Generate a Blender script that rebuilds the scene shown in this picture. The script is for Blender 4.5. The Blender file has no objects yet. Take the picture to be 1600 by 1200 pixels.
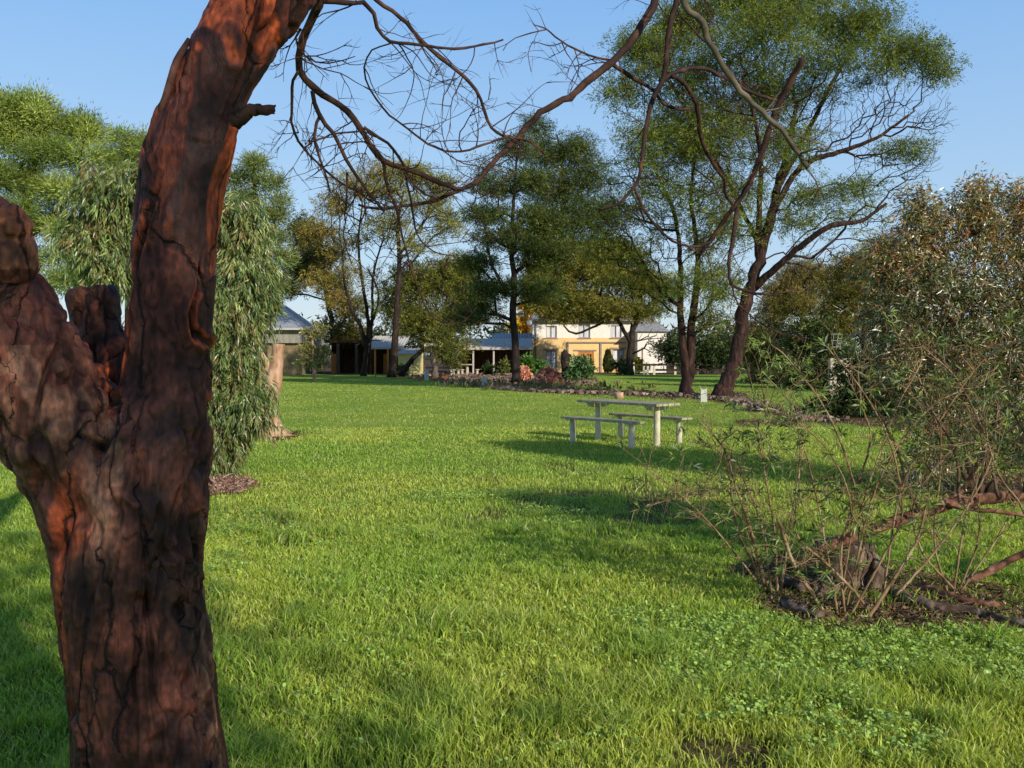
import bpy, bmesh, math, random
import numpy as np
from mathutils import Vector, noise as mnoise, Matrix

C = bpy.context.scene.collection
F = 1400.0; CAMH = 1.6; PITCH = math.atan(44/F)
cp, sp = math.cos(PITCH), math.sin(PITCH)

def P(px, py, d):
    """point of the world seen at photo pixel (px,py) at distance d along +Y"""
    u = (px-800)/F; v = (600-py)/F
    y = cp+v*sp; z = -sp+v*cp
    return np.array([u*d/y, d, CAMH+z*d/y])
def G(px, py):
    u = (px-800)/F; v = (600-py)/F
    y = cp+v*sp; z = -sp+v*cp
    t = -CAMH/z
    return np.array([u*t, y*t, 0.0])
def rg(s): return np.random.default_rng(s)
def unit(a):
    a = np.asarray(a, float); return a/np.maximum(np.linalg.norm(a, axis=-1, keepdims=True), 1e-9)

# ------------------------------------------------------------------ noise
_tab = rg(99).random((256, 256))
def vnoise(x, y, s=1.0, seed=0):
    x = np.asarray(x)*s+seed*17.31+1000; y = np.asarray(y)*s+seed*9.17+1000
    xi = np.floor(x).astype(int); yi = np.floor(y).astype(int); fx = x-xi; fy = y-yi
    fx = fx*fx*(3-2*fx); fy = fy*fy*(3-2*fy)
    a = _tab[xi % 256, yi % 256]; b = _tab[(xi+1) % 256, yi % 256]
    c = _tab[xi % 256, (yi+1) % 256]; d = _tab[(xi+1) % 256, (yi+1) % 256]
    return (a*(1-fx)+b*fx)*(1-fy)+(c*(1-fx)+d*fx)*fy
def fbm(x, y, s=1.0, seed=0):
    return .55*vnoise(x, y, s, seed)+.3*vnoise(x, y, s*2.1, seed+1)+.15*vnoise(x, y, s*4.3, seed+2)
def inpoly(poly, x, y):
    x = np.asarray(x); y = np.asarray(y); ins = np.zeros(x.shape, bool); n = len(poly)
    for i in range(n):
        x1, y1 = poly[i][:2]; x2, y2 = poly[(i+1) % n][:2]
        if y1 == y2: continue
        c = ((y1 > y) != (y2 > y)) & (x < (x2-x1)*(y-y1)/(y2-y1)+x1)
        ins ^= c
    return ins

# ------------------------------------------------------------------ materials
def newmat(name):
    m = bpy.data.materials.new(name); m.use_nodes = True
    nt = m.node_tree; nt.nodes.clear()
    out = nt.nodes.new('ShaderNodeOutputMaterial')
    return m, nt, out
def N(nt, t, **k):
    n = nt.nodes.new(t)
    for a, b in k.items():
        if a.startswith('i_'): n.inputs[a[2:].replace('_', ' ')].default_value = b
        else: setattr(n, a, b)
    return n
def coords(nt, scale=(1, 1, 1), world=True):
    if world:
        g = N(nt, 'ShaderNodeNewGeometry'); src = g.outputs['Position']
    else:
        g = N(nt, 'ShaderNodeTexCoord'); src = g.outputs['Object']
    mp = N(nt, 'ShaderNodeMapping'); mp.inputs['Scale'].default_value = scale
    nt.links.new(src, mp.inputs['Vector']); return mp.outputs['Vector']
def ramp(nt, fac, stops):
    r = N(nt, 'ShaderNodeValToRGB'); e = r.color_ramp.elements
    while len(e) > 1: e.remove(e[-1])
    e[0].position = stops[0][0]; e[0].color = (*stops[0][1], 1)
    for p_, c_ in stops[1:]:
        k = e.new(p_); k.color = (*c_, 1)
    nt.links.new(fac, r.inputs['Fac']); return r.outputs['Color']
def mixc(nt, a, b, fac, mode='MIX'):
    m = N(nt, 'ShaderNodeMix', data_type='RGBA', blend_type=mode)
    for s, v in ((6, a), (7, b)):
        if isinstance(v, tuple): m.inputs[s].default_value = (*v, 1) if len(v) == 3 else v
        else: nt.links.new(v, m.inputs[s])
    if isinstance(fac, (int, float)): m.inputs[0].default_value = fac
    else: nt.links.new(fac, m.inputs[0])
    return m.outputs[2]
def rough(name, stops, scale=(1, 1, 1), ns=5.0, detail=8, bump=.3, bd=.02, r=.85, world=True, rgh=.6, two=None):
    m, nt, out = newmat(name)
    v = coords(nt, scale, world)
    n = N(nt, 'ShaderNodeTexNoise'); n.inputs['Scale'].default_value = ns; n.inputs['Detail'].default_value = detail
    n.inputs['Roughness'].default_value = rgh
    nt.links.new(v, n.inputs['Vector'])
    col = ramp(nt, n.outputs['Fac'], stops)
    if two:
        n2 = N(nt, 'ShaderNodeTexNoise'); n2.inputs['Scale'].default_value = two[0]; n2.inputs['Detail'].default_value = 3
        nt.links.new(v, n2.inputs['Vector'])
        f = ramp(nt, n2.outputs['Fac'], [(.4, (0, 0, 0)), (.65, (1, 1, 1))])
        col = mixc(nt, col, two[1], f)
    b = N(nt, 'ShaderNodeBsdfPrincipled'); b.inputs['Roughness'].default_value = r
    b.inputs['Specular IOR Level'].default_value = .25
    nt.links.new(col, b.inputs['Base Color'])
    if bump:
        bp = N(nt, 'ShaderNodeBump'); bp.inputs['Strength'].default_value = bump; bp.inputs['Distance'].default_value = bd
        nt.links.new(n.outputs['Fac'], bp.inputs['Height']); nt.links.new(bp.outputs['Normal'], b.inputs['Normal'])
    nt.links.new(b.outputs['BSDF'], out.inputs['Surface'])
    return m
def leafmat(name, trans=.35, gloss=.08, grough=.4):
    m, nt, out = newmat(name)
    a = N(nt, 'ShaderNodeAttribute', attribute_name='Col')
    d = N(nt, 'ShaderNodeBsdfDiffuse'); t = N(nt, 'ShaderNodeBsdfTranslucent'); g = N(nt, 'ShaderNodeBsdfGlossy')
    g.inputs['Roughness'].default_value = grough; g.inputs['Color'].default_value = (.9, .95, 1, 1)
    nt.links.new(a.outputs['Color'], d.inputs['Color'])
    tc = mixc(nt, a.outputs['Color'], (1.25, 1.15, .55), 1.0, 'MULTIPLY')
    nt.links.new(tc, t.inputs['Color'])
    m1 = N(nt, 'ShaderNodeMixShader'); m1.inputs[0].default_value = trans
    m2 = N(nt, 'ShaderNodeMixShader'); m2.inputs[0].default_value = gloss
    nt.links.new(d.outputs[0], m1.inputs[1]); nt.links.new(t.outputs[0], m1.inputs[2])
    nt.links.new(m1.outputs[0], m2.inputs[1]); nt.links.new(g.outputs[0], m2.inputs[2])
    nt.links.new(m2.outputs[0], out.inputs['Surface'])
    return m
def attrmat(name, r=.8, ns=40, amt=.5, bump=.4, bd=.01, scale=(1, 1, 1)):
    m, nt, out = newmat(name)
    a = N(nt, 'ShaderNodeAttribute', attribute_name='Col')
    v = coords(nt, scale)
    n = N(nt, 'ShaderNodeTexNoise'); n.inputs['Scale'].default_value = ns; n.inputs['Detail'].default_value = 6
    nt.links.new(v, n.inputs['Vector'])
    f = ramp(nt, n.outputs['Fac'], [(.3, (1-amt,)*3), (.7, (1+amt,)*3)])
    col = mixc(nt, a.outputs['Color'], f, 1.0, 'MULTIPLY')
    b = N(nt, 'ShaderNodeBsdfPrincipled'); b.inputs['Roughness'].default_value = r
    nt.links.new(col, b.inputs['Base Color'])
    bp = N(nt, 'ShaderNodeBump'); bp.inputs['Strength'].default_value = bump; bp.inputs['Distance'].default_value = bd
    nt.links.new(n.outputs['Fac'], bp.inputs['Height']); nt.links.new(bp.outputs['Normal'], b.inputs['Normal'])
    nt.links.new(b.outputs['BSDF'], out.inputs['Surface'])
    return m

MLEAF = leafmat('leaf', .3, .02)
MGUM = leafmat('gum_leaf', .32, .05, .4)
MRED = leafmat('glossy_leaf', .28, .06, .33)
MGRASS = leafmat('grass_blade', .42, .035, .5)
MBARK = rough('dark_bark', [(.3, (.009, .007, .006)), (.5, (.028, .019, .015)), (.72, (.08, .052, .038))], (1, 1, .22), 9, bump=.8, bd=.05)
MBARKR = rough('red_brown_bark', [(.3, (.009, .005, .005)), (.5, (.032, .015, .012)), (.72, (.11, .048, .032))], (1, 1, .2), 9, bump=.9, bd=.06)
MBARKG = rough('grey_bark', [(.3, (.05, .04, .032)), (.55, (.14, .11, .085)), (.75, (.25, .2, .15))], (1, 1, .3), 9, bump=.6)
MTWIG = rough('hanging_branch_bark', [(.3, (.014, .008, .007)), (.5, (.045, .022, .017)), (.75, (.15, .07, .045))], (1, 1, 1), 14, bump=.6, bd=.004)
MTWIGG = rough('grey_branch_bark', [(.3, (.035, .03, .022)), (.5, (.11, .09, .06)), (.75, (.2, .17, .12))], (1, 1, 1), 14, bump=.6, bd=.004)
MSTEM = rough('tan_stem', [(.3, (.08, .045, .025)), (.5, (.24, .15, .08)), (.72, (.42, .34, .2))], (1, 1, .5), 12, bump=.4, bd=.003)
MSTEMD = rough('brown_stem', [(.3, (.03, .018, .012)), (.5, (.1, .06, .038)), (.72, (.22, .15, .1))], (1, 1, .5), 12, bump=.4, bd=.003)
MPALE = rough('pale_wood', [(.3, (.16, .08, .045)), (.48, (.42, .24, .15)), (.68, (.6, .45, .32))], (1, 1, .35), 7, bump=.6, bd=.02)

# ------------------------------------------------------------------ objects
def link(o, parent=None):
    C.objects.link(o)
    if parent is not None: o.parent = parent
    return o
def thing(name, label, cat, loc=(0, 0, 0), group=None, rz=0):
    o = bpy.data.objects.new(name, None); o.location = tuple(float(a) for a in loc); o.rotation_euler.z = rz
    o['label'] = label; o['category'] = cat
    if group: o['group'] = group
    o.empty_display_size = .2
    return link(o)
def tag(o, label=None, cat=None, group=None, kind=None):
    if label: o['label'] = label
    if cat: o['category'] = cat
    if group: o['group'] = group
    if kind: o['kind'] = kind
    return o
def mesh(name, V, Fs, mat, parent=None, col=None, smooth=False, origin=None):
    """V world coords; Fs = array or list of arrays of faces"""
    V = np.asarray(V, float).reshape(-1, 3)
    if origin is None: origin = np.array(parent.location) if parent is not None else np.zeros(3)
    V = V-np.asarray(origin, float)
    if not isinstance(Fs, (list, tuple)): Fs = [Fs]
    Fs = [np.asarray(f, int) for f in Fs if len(f)]
    me = bpy.data.meshes.new(name)
    me.vertices.add(len(V)); me.vertices.foreach_set('co', V.astype(np.float32).ravel())
    li = np.concatenate([f.ravel() for f in Fs]); tot = np.concatenate([np.full(len(f), f.shape[1]) for f in Fs])
    st = np.concatenate([[0], np.cumsum(tot)[:-1]])
    me.loops.add(len(li)); me.loops.foreach_set('vertex_index', li.astype(np.int32))
    me.polygons.add(len(tot)); me.polygons.foreach_set('loop_start', st.astype(np.int32))
    try: me.polygons.foreach_set('loop_total', tot.astype(np.int32))
    except Exception: pass
    me.polygons.foreach_set('use_smooth', np.full(len(tot), bool(smooth)))
    me.update(calc_edges=True); me.validate()
    if col is not None:
        col = np.asarray(col, float)
        a = me.attributes.new('Col', 'FLOAT_COLOR', 'POINT')
        c4 = np.ones((len(V), 4), np.float32); c4[:, :3] = col; a.data.foreach_set('color', c4.ravel())
    me.materials.append(mat)
    o = bpy.data.objects.new(name, me)
    if parent is None: o.location = tuple(float(a) for a in origin)
    return link(o, parent)

class MB:
    """collects boxes, prisms and cylinders into one mesh"""
    def __init__(s): s.V = []; s.F = []; s.n = 0
    def add(s, V, Fl):
        for f in Fl: s.F.append([i+s.n for i in f])
        s.V += [tuple(map(float, v)) for v in V]; s.n += len(V); return s
    def hexa(s, b, t):
        return s.add(list(b)+list(t), [(3, 2, 1, 0), (4, 5, 6, 7), (0, 1, 5, 4), (1, 2, 6, 5), (2, 3, 7, 6), (3, 0, 4, 7)])
    def box(s, x0, x1, y0, y1, z0, z1):
        return s.hexa([(x0, y0, z0), (x1, y0, z0), (x1, y1, z0), (x0, y1, z0)], [(x0, y0, z1), (x1, y0, z1), (x1, y1, z1), (x0, y1, z1)])
    def bar(s, a, b, w, h, up=(0, 0, 1)):
        a = np.array(a, float); b = np.array(b, float); t = unit(b-a); sd = unit(np.cross(t, up)); u = np.cross(sd, t)
        c = [(-1, -1), (1, -1), (1, 1), (-1, 1)]
        return s.hexa([a+sd*i*w/2+u*j*h/2 for i, j in c], [b+sd*i*w/2+u*j*h/2 for i, j in c])
    def cyl(s, x, y, z0, z1, r0, r1=None, n=14, ax=0, ay=0):
        r1 = r0 if r1 is None else r1
        V = [(x+r0*math.cos(k*2*math.pi/n), y+r0*math.sin(k*2*math.pi/n), z0) for k in range(n)]
        V += [(x+ax+r1*math.cos(k*2*math.pi/n), y+ay+r1*math.sin(k*2*math.pi/n), z1) for k in range(n)]
        return s.add(V, [(k, (k+1) % n, n+(k+1) % n, n+k) for k in range(n)]+[tuple(range(n-1, -1, -1)), tuple(range(n, 2*n))])
    def build(s, name, mat, parent=None, bevel=0, smooth=False, label=None, origin=None):
        me = bpy.data.meshes.new(name)
        o0 = np.array(parent.location) if parent is not None else np.array(origin if origin is not None else (0, 0, 0))
        me.from_pydata([tuple(np.array(v)-o0) for v in s.V], [], s.F); me.update()
        bm = bmesh.new(); bm.from_mesh(me)
        bmesh.ops.recalc_face_normals(bm, faces=bm.faces)
        if bevel: bmesh.ops.bevel(bm, geom=list(bm.edges), offset=bevel, segments=2, affect='EDGES', clamp_overlap=True)
        bm.to_mesh(me); bm.free()
        if smooth:
            me.polygons.foreach_set('use_smooth', np.full(len(me.polygons), True))
            try: me.set_sharp_from_angle(angle=.7)
            except Exception: pass
        me.materials.append(mat)
        o = bpy.data.objects.new(name, me)
        if parent is None: o.location = tuple(map(float, o0))
        link(o, parent)
        if label: o['label'] = label
        return o

def spline(pts, step):
    """Catmull-Rom resample of rows (x,y,z,r)"""
    pts = np.asarray(pts, float)
    if len(pts) < 3:
        n = max(2, int(np.linalg.norm(pts[1, :3]-pts[0, :3])/step)+1)
        t = np.linspace(0, 1, n)[:, None]; return pts[0]*(1-t)+pts[1]*t
    q = np.vstack([2*pts[0]-pts[1], pts, 2*pts[-1]-pts[-2]]); out = []
    for i in range(1, len(q)-2):
        n = max(1, int(np.linalg.norm(q[i+1, :3]-q[i, :3])/step))
        for t in np.arange(n)/n:
            out.append(.5*((2*q[i])+(q[i+1]-q[i-1])*t+(2*q[i-1]-5*q[i]+4*q[i+1]-q[i+2])*t*t+(3*q[i]-q[i-1]-3*q[i+1]+q[i+2])*t**3))
    out.append(pts[-1]); o = np.array(out); o[:, 3] = np.maximum(o[:, 3], .0008); return o

def tube_arrays(lines, sides=7):
    """lines: list of (n,4) arrays"""
    V = []; Q = []; off = 0; ang = np.arange(sides)*2*np.pi/sides
    for L in lines:
        L = np.asarray(L); n = len(L)
        if n < 2: continue
        p = L[:, :3]; t = unit(np.gradient(p, axis=0))
        ref = np.array([.13, .97, .2]) if abs(np.mean(t[:, 1])) < .8 else np.array([.97, .1, .2])
        a = unit(np.cross(t, ref)); b = np.cross(t, a)
        ring = p[:, None, :]+L[:, 3][:, None, None]*(np.cos(ang)[None, :, None]*a[:, None, :]+np.sin(ang)[None, :, None]*b[:, None, :])
        V.append(ring.reshape(-1, 3)); V.append(p[-1][None]); V.append(p[0][None])
        i = np.arange(n-1)[:, None]*sides; k = np.arange(sides)[None, :]; k2 = (k+1) % sides
        q = np.stack([i+k, i+k2, i+sides+k2, i+sides+k], -1).reshape(-1, 4)+off
        kk = np.arange(sides); e = off+(n-1)*sides
        cap = np.stack([e+kk, e+(kk+1) % sides, np.full(sides, off+n*sides), np.full(sides, off+n*sides)], -1)
        cap2 = np.stack([off+(kk+1) % sides, off+kk, np.full(sides, off+n*sides+1), np.full(sides, off+n*sides+1)], -1)
        Q.append((q, cap[:, :3], cap2[:, :3])); off += n*sides+2
    if not V: return None
    return np.vstack(V), [np.vstack([x[0] for x in Q]), np.vstack([np.vstack([x[1], x[2]]) for x in Q])]
def tubes(name, lines, mat, parent=None, sides=7, origin=None):
    V, Fs = tube_arrays(lines, sides)
    return mesh(name, V, Fs, mat, parent, smooth=True, origin=origin)

# ------------------------------------------------------------------ branching towards crown points
def grow(trunks, targets, step, rtip, bias=.35, wig=.12, seed=0, up=.3, rmax=None):
    """trunks: list of (n,4). returns list of branch polylines (n,4)"""
    r = rg(seed); pos = []; pl = []; par = []
    for L in trunks:
        for i, row in enumerate(L):
            if i == 0:
                if pos:
                    dd = np.linalg.norm(np.array(pos)-row[:3], axis=1); j = int(np.argmin(dd)); base = pl[j]
                else: j = -1; base = 0
                par.append(j); pl.append(base)
            else:
                par.append(len(pos)-1); pl.append(pl[-1]+np.linalg.norm(row[:3]-pos[-1]))
            pos.append(row[:3].copy())
    nt0 = len(pos); zlow = targets[:, 2].min() if len(targets) else 0
    cap = nt0+len(targets)*40
    A = np.zeros((cap, 3)); B = np.zeros(cap); A[:nt0] = pos; B[:nt0] = pl; par = par+[0]*(cap-nt0); n = nt0
    topz = A[:nt0, 2].max()
    order = np.argsort([np.min(np.linalg.norm(A[:nt0]-t, axis=1)) for t in targets])
    chains = []
    for k in order:
        t = targets[k]; d = np.linalg.norm(A[:n]-t, axis=1)
        pen = np.maximum(0, A[:n, 2]-t[2])*.6
        pen[:nt0] += np.where(A[:nt0, 2] < min(zlow*.75, topz*.6), 6, 0)
        j = int(np.argmin(d+bias*B[:n]+pen)); a = A[j].copy(); L = d[j]
        m = max(1, min(30, int(L/step)))
        if m == 1: pts = [t]
        else:
            s = np.linspace(0, 1, m+1)[1:, None]
            side = r.normal(size=3)*wig*L; side[2] = abs(side[2])*.3+up*L*.35
            pts = a*(1-s)+t*s+side*np.sin(s*np.pi)*.5+r.normal(size=(m, 3))*wig*step*.35*(s < 1)
        idx = [j]; prev = j
        for q in pts:
            A[n] = q; B[n] = B[prev]+np.linalg.norm(q-A[prev]); par[n] = prev; prev = n; idx.append(n); n += 1
        chains.append(idx)
    cnt = np.zeros(n)
    for idx in chains:
        cnt[idx[-1]] += 1
    for i in range(n-1, nt0-1, -1):
        cnt[par[i]] += cnt[i]
    rad = rtip*np.maximum(cnt, 1)**.42
    rad[:nt0] = np.concatenate([L[:, 3] for L in trunks])
    for i in range(nt0, n): rad[i] = min(rad[i], rad[par[i]]*.8 if par[i] < nt0 else rad[par[i]])
    if rmax: rad = np.minimum(rad, rmax)
    out = []
    for idx in chains:
        L = np.zeros((len(idx), 4)); L[:, :3] = A[idx]; L[1:, 3] = rad[idx[1:]]; L[0, 3] = rad[idx[1]]
        L[-1, 3] = min(L[-1, 3], rtip if cnt[idx[-1]] <= 1 else L[-1, 3]); out.append(L)
    return out

def blob(clumps, d, seed=0, shell=.5):
    """clumps: (px,py,rx,ry,n[,dd[,rz]]) -> points"""
    r = rg(seed); out = []
    for c in clumps:
        px, py, rx, ry, n = c[:5]; dd = c[5] if len(c) > 5 else 0
        dz = d+dd; s = dz/F; rz = c[6] if len(c) > 6 else rx*s
        u = unit(r.normal(size=(n, 3))); q = r.random(n)**(shell)
        out.append(P(px, py, dz)+u*q[:, None]*np.array([rx*s, rz, ry*s]))
    return np.vstack(out)
def leaves(pts, per, spread, L, W, cols, seed=0, droop=0.0, flat=.7, outward=None, lv=.35, cv=.2, jit=1.0, tuft=9, hang=0.0, tight=.2):
    """rhombic leaves in small tufts (twig ends) around points; hang = length of the drooping strands"""
    r = rg(seed); per = max(per, 1); k = min(tuft, per); nsub = max(1, round(per/k)); ns = len(pts)*nsub
    sb = np.repeat(pts, nsub, axis=0)
    off = unit(r.normal(size=(ns, 3)))*(r.random(ns)**.45)[:, None]*spread*1.75*np.array([1, 1, flat])
    sb = sb+off; sd = unit(off+r.normal(size=(ns, 3))*spread*.6+np.array([0, 0, -droop*spread]))
    n = ns*k; base = np.repeat(sb, k, axis=0); bd = np.repeat(sd, k, axis=0)
    if hang:
        t = np.tile(np.arange(k)/k, ns); hl = np.repeat(r.uniform(.5, 1.4, ns), k)*hang; bx = np.repeat(r.normal(size=(ns, 2))*.3, k, axis=0)
        p = base+np.stack([bx[:, 0]*t*hl, bx[:, 1]*t*hl, -t*hl], -1)+r.normal(size=(n, 3))*spread*.07
    else: p = base+r.normal(size=(n, 3))*spread*tight+bd*(r.random(n)*spread*.5)[:, None]
    D = unit(bd*.9+unit(r.normal(size=(n, 3)))*jit*.8)
    D[:, 2] -= droop; D = unit(D)
    ll = L*(1+lv*r.normal(size=n)).clip(.4, 1.9); ww = W*(1+lv*r.normal(size=n)).clip(.4, 1.9)
    S = unit(np.cross(D, r.normal(size=(n, 3))))
    nrm = np.cross(D, S)
    mid = p+D*ll[:, None]*.45+nrm*(ll*.08*r.normal(size=n))[:, None]
    V = np.stack([p, mid+S*ww[:, None]/2, p+D*ll[:, None], mid-S*ww[:, None]/2], 1).reshape(-1, 3)
    Q = np.arange(n*4).reshape(-1, 4)
    cols = np.array(cols); cl = np.repeat(r.integers(0, len(cols), len(pts)), nsub*k)
    rnd = r.random(n) < .3; cl[rnd] = r.integers(0, len(cols), rnd.sum())
    c = cols[cl]*(1+cv*r.normal(size=(n, 1))).clip(.35, 1.9)
    clb = np.repeat((1+.15*r.normal(size=(len(pts), 1))).clip(.6, 1.5), nsub*k, axis=0)*np.repeat((1+.18*r.normal(size=(ns, 1))).clip(.6, 1.5), k, axis=0)
    return V, Q, np.repeat(c*clb, 4, axis=0)
def px_line(rows, d):
    out = []
    for row in rows:
        dd = row[3] if len(row) > 3 else 0
        q = P(row[0], row[1], d+dd); out.append([*q, row[2]*(d+dd)/F])
    return np.array(out)
def make_tree(name, label, cat, d, trunks, clumps, cols, per=30, spread=.35, L=.16, W=.05, seed=1, bark=MBARK, fl=1.25, ss=1.05,
              bare=None, rtip=.012, group=None, lmat=None, step=.5, bias=.35, droop=0, flat=.7, sides=5, wig=.12,
              keep=1.0, up=.3, rmax=None, shell=.5, flare=1.45, tk=.6, pk=1.5, ck=1.2, lv=.35, cv=.25):
    lines = []
    for i, t in enumerate(trunks):
        L4 = px_line(t, d); L4[:, 3] *= tk
        if i == 0:
            L4[0, 2] = min(L4[0, 2], -.05)
            q = L4[0].copy(); q2 = L4[0]*.75+L4[1]*.25; q2[3] = L4[0, 3]; q[3] *= flare; q2[2] = max(q2[2], .35)
            L4 = np.vstack([q, q2, L4[1:]])
        s = spline(L4, step*.6)
        r = rg(seed*7+i); s[1:-1, :3] += r.normal(size=(len(s)-2, 3))*s[1:-1, 3:4]*.15
        lines.append(s)
    loc = (lines[0][0, 0], lines[0][0, 1], 0)
    t = thing(name, label, cat, loc, group)
    tubes('trunk', lines, bark, t, 12)
    tg = blob(clumps, d, seed, shell); allt = tg
    if bare: allt = np.vstack([tg, blob(bare, d, seed+5, .6)])
    br = grow(lines, allt, step, rtip, bias=bias, wig=wig, seed=seed, up=up, rmax=rmax)
    if br: tubes('limbs', br, bark, t, sides)
    lp = tg if keep >= 1 else tg[rg(seed+3).random(len(tg)) < keep]
    V, Q, c = leaves(lp, int(per*pk*1.2), spread*ss, L*1.08, W*.75, np.array(cols)*ck*np.array([1.5, 1.32, .82]), seed+9, droop, flat*fl, lv=lv, cv=cv*.7, tuft=12)
    mesh('crown', V, Q, lmat or MLEAF, t, c)
    return t

# ================================================================== world, sun, camera
sc = bpy.context.scene
w = bpy.data.worlds.new('World'); sc.world = w; w.use_nodes = True
SUN_EL = math.radians(23); sx, sy = .62, -.785
az = math.atan2(sx, sy)
bg = w.node_tree.nodes['Background']
sky = w.node_tree.nodes.new('ShaderNodeTexSky'); sky.sky_type = 'NISHITA'; sky.sun_disc = False
sky.sun_elevation = SUN_EL; sky.sun_rotation = az; sky.air_density = 1.15; sky.dust_density = .6; sky.ozone_density = 1.6; sky.altitude = 50
wt = w.node_tree
tc_ = wt.nodes.new('ShaderNodeTexCoord'); sep = wt.nodes.new('ShaderNodeSeparateXYZ'); wt.links.new(tc_.outputs['Generated'], sep.inputs[0])
cr = ramp(wt, sep.outputs['Z'], [(0, (5.0, 5.9, 6.5)), (.12, (3.5, 5.1, 6.9)), (.40, (1.6, 3.6, 6.9)), (.65, (.5, 1.3, 3.2)), (1, (.25, .8, 2.2))])
mixn = wt.nodes.new('ShaderNodeMix'); mixn.data_type = 'RGBA'; mixn.inputs[0].default_value = .82
wt.links.new(sky.outputs[0], mixn.inputs[6]); wt.links.new(cr, mixn.inputs[7])
wt.links.new(mixn.outputs[2], bg.inputs[0]); bg.inputs[1].default_value = .134
sl = bpy.data.lights.new('sun', 'SUN'); sl.energy = 5.0; sl.angle = math.radians(.55); sl.color = (1, .9, .74)
so = bpy.data.objects.new('sun', sl); link(so); so.location = (20, -20, 20)
sdir = Vector((sx*math.cos(SUN_EL), sy*math.cos(SUN_EL), math.sin(SUN_EL)))
so.rotation_euler = sdir.to_track_quat('Z', 'Y').to_euler()
cd = bpy.data.cameras.new('camera'); cam = bpy.data.objects.new('camera', cd); link(cam)
cam.location = (0, 0, CAMH); cam.rotation_euler = (math.pi/2-PITCH, 0, 0)
cd.sensor_width = 36; cd.lens = F/1600*36; cd.clip_end = 5000; cd.clip_start = .05
sc.camera = cam
sc.render.resolution_x = 1024; sc.render.resolution_y = 768
sc.view_settings.view_transform = 'Standard'; sc.view_settings.look = 'None'; sc.view_settings.exposure = 0

# ================================================================== ground
def gp(l): return [G(a, b)[:2] for a, b in l]
BED1 = gp([(632, 592), (700, 596), (760, 605), (840, 613), (930, 617), (1060, 622), (1150, 630), (1210, 645), (1290, 662), (1500, 672), (1500, 640),
           (1240, 632), (1150, 618), (1060, 610), (960, 609), (905, 606), (925, 590), (868, 584), (820, 580), (640, 579)])
BED2 = gp([(1130, 890), (1180, 945), (1270, 985), (1400, 990), (1500, 985), (1620, 1000), (1700, 960), (1620, 925), (1500, 905), (1400, 890), (1300, 870), (1200, 870)])
BED3 = gp([(318, 745), (325, 775), (370, 772), (402, 757), (385, 748), (340, 742)])
BED4 = gp([(1380, 765), (1700, 800), (1800, 740), (1400, 735)])
BED5 = gp([(1100, 622), (1180, 625), (1180, 610), (1110, 612)])
BED6 = gp([(1150, 652), (1150, 664), (1240, 664), (1230, 652)])
BED7 = gp([(400, 690), (475, 685), (470, 674), (400, 672)])
def bare(x, y):
    x = np.asarray(x, float); y = np.asarray(y, float)
    jx = x+(fbm(x, y, 1.7, 3)-.5)*.05*y; jy = y+(fbm(x, y, 1.7, 8)-.5)*.09*y
    m = np.zeros(x.shape)
    for b_ in (BED1, BED2, BED3, BED4, BED5, BED6, BED7): m = np.maximum(m, inpoly(b_, jx, jy)*1.0)
    m = np.maximum(m, (np.abs(x) < 400)*(y > 79+3*fbm(x, y, .3, 4))*1.0)
    # small worn patches in the near lawn
    near = (y < 14)*(fbm(x, y, 1.1, 20) > .70)*.8
    near2 = np.zeros(x.shape)
    for (qx, qy, rr) in ((1130, 1172, .2), (590, 975, .12), (420, 990, .13), (360, 1000, .1), (1090, 1180, .12), (500, 1190, .12), (700, 1010, .07)):
        g_ = G(qx, qy); near2 = np.maximum(near2, (np.hypot((x-g_[0])*.7, y-g_[1]) < rr*(.6+.8*fbm(x, y, 9, 2)))*.9)
    return np.maximum(m, np.maximum(near, near2))
def axis(lo, hi, n, k):
    a = math.asinh(lo/k); b = math.asinh(hi/k); return np.sinh(np.linspace(a, b, n))*k
xs = axis(-3000, 3000, 420, 2.2); ys = axis(-400, 4000, 420, 3.0)
X, Y = np.meshgrid(xs, ys); Z = (fbm(X, Y, .25, 5)-.5)*.02+(fbm(X, Y, 2.0, 6)-.5)*.03*(np.hypot(X, Y) < 25)-.02
nx, ny = len(xs), len(ys)
I = (np.arange(ny-1)[:, None]*nx+np.arange(nx-1)[None, :]).ravel()
Q = np.stack([I, I+1, I+1+nx, I+nx], -1)
b = bare(X, Y).ravel()
gm, nt, out = newmat('lawn')
at = N(nt, 'ShaderNodeAttribute', attribute_name='Col')
v = coords(nt)
n1 = N(nt, 'ShaderNodeTexNoise'); n1.inputs['Scale'].default_value = .45; n1.inputs['Detail'].default_value = 6; n1.inputs['Roughness'].default_value = .6
n2 = N(nt, 'ShaderNodeTexNoise'); n2.inputs['Scale'].default_value = 14; n2.inputs['Detail'].default_value = 8; n2.inputs['Roughness'].default_value = .75
n3 = N(nt, 'ShaderNodeTexNoise'); n3.inputs['Scale'].default_value = 3.5; n3.inputs['Detail'].default_value = 6
for q in (n1, n2, n3): nt.links.new(v, q.inputs['Vector'])
g1 = ramp(nt, n1.outputs['Fac'], [(.35, (.22, .34, .045)), (.5, (.29, .395, .058)), (.65, (.37, .43, .085))])
g2 = ramp(nt, n2.outputs['Fac'], [(.3, (.35, .38, .3)), (.5, (.9, .95, .85)), (.7, (1.4, 1.35, 1.3))])
gc = mixc(nt, g1, g2, 1.0, 'MULTIPLY')
d1 = ramp(nt, n2.outputs['Fac'], [(.3, (.03, .018, .012)), (.5, (.11, .07, .045)), (.68, (.25, .17, .12))])
d2 = ramp(nt, n3.outputs['Fac'], [(.35, (.6, .55, .5)), (.7, (1.3, 1.2, 1.1))])
dc = mixc(nt, d1, d2, 1.0, 'MULTIPLY')
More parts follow.
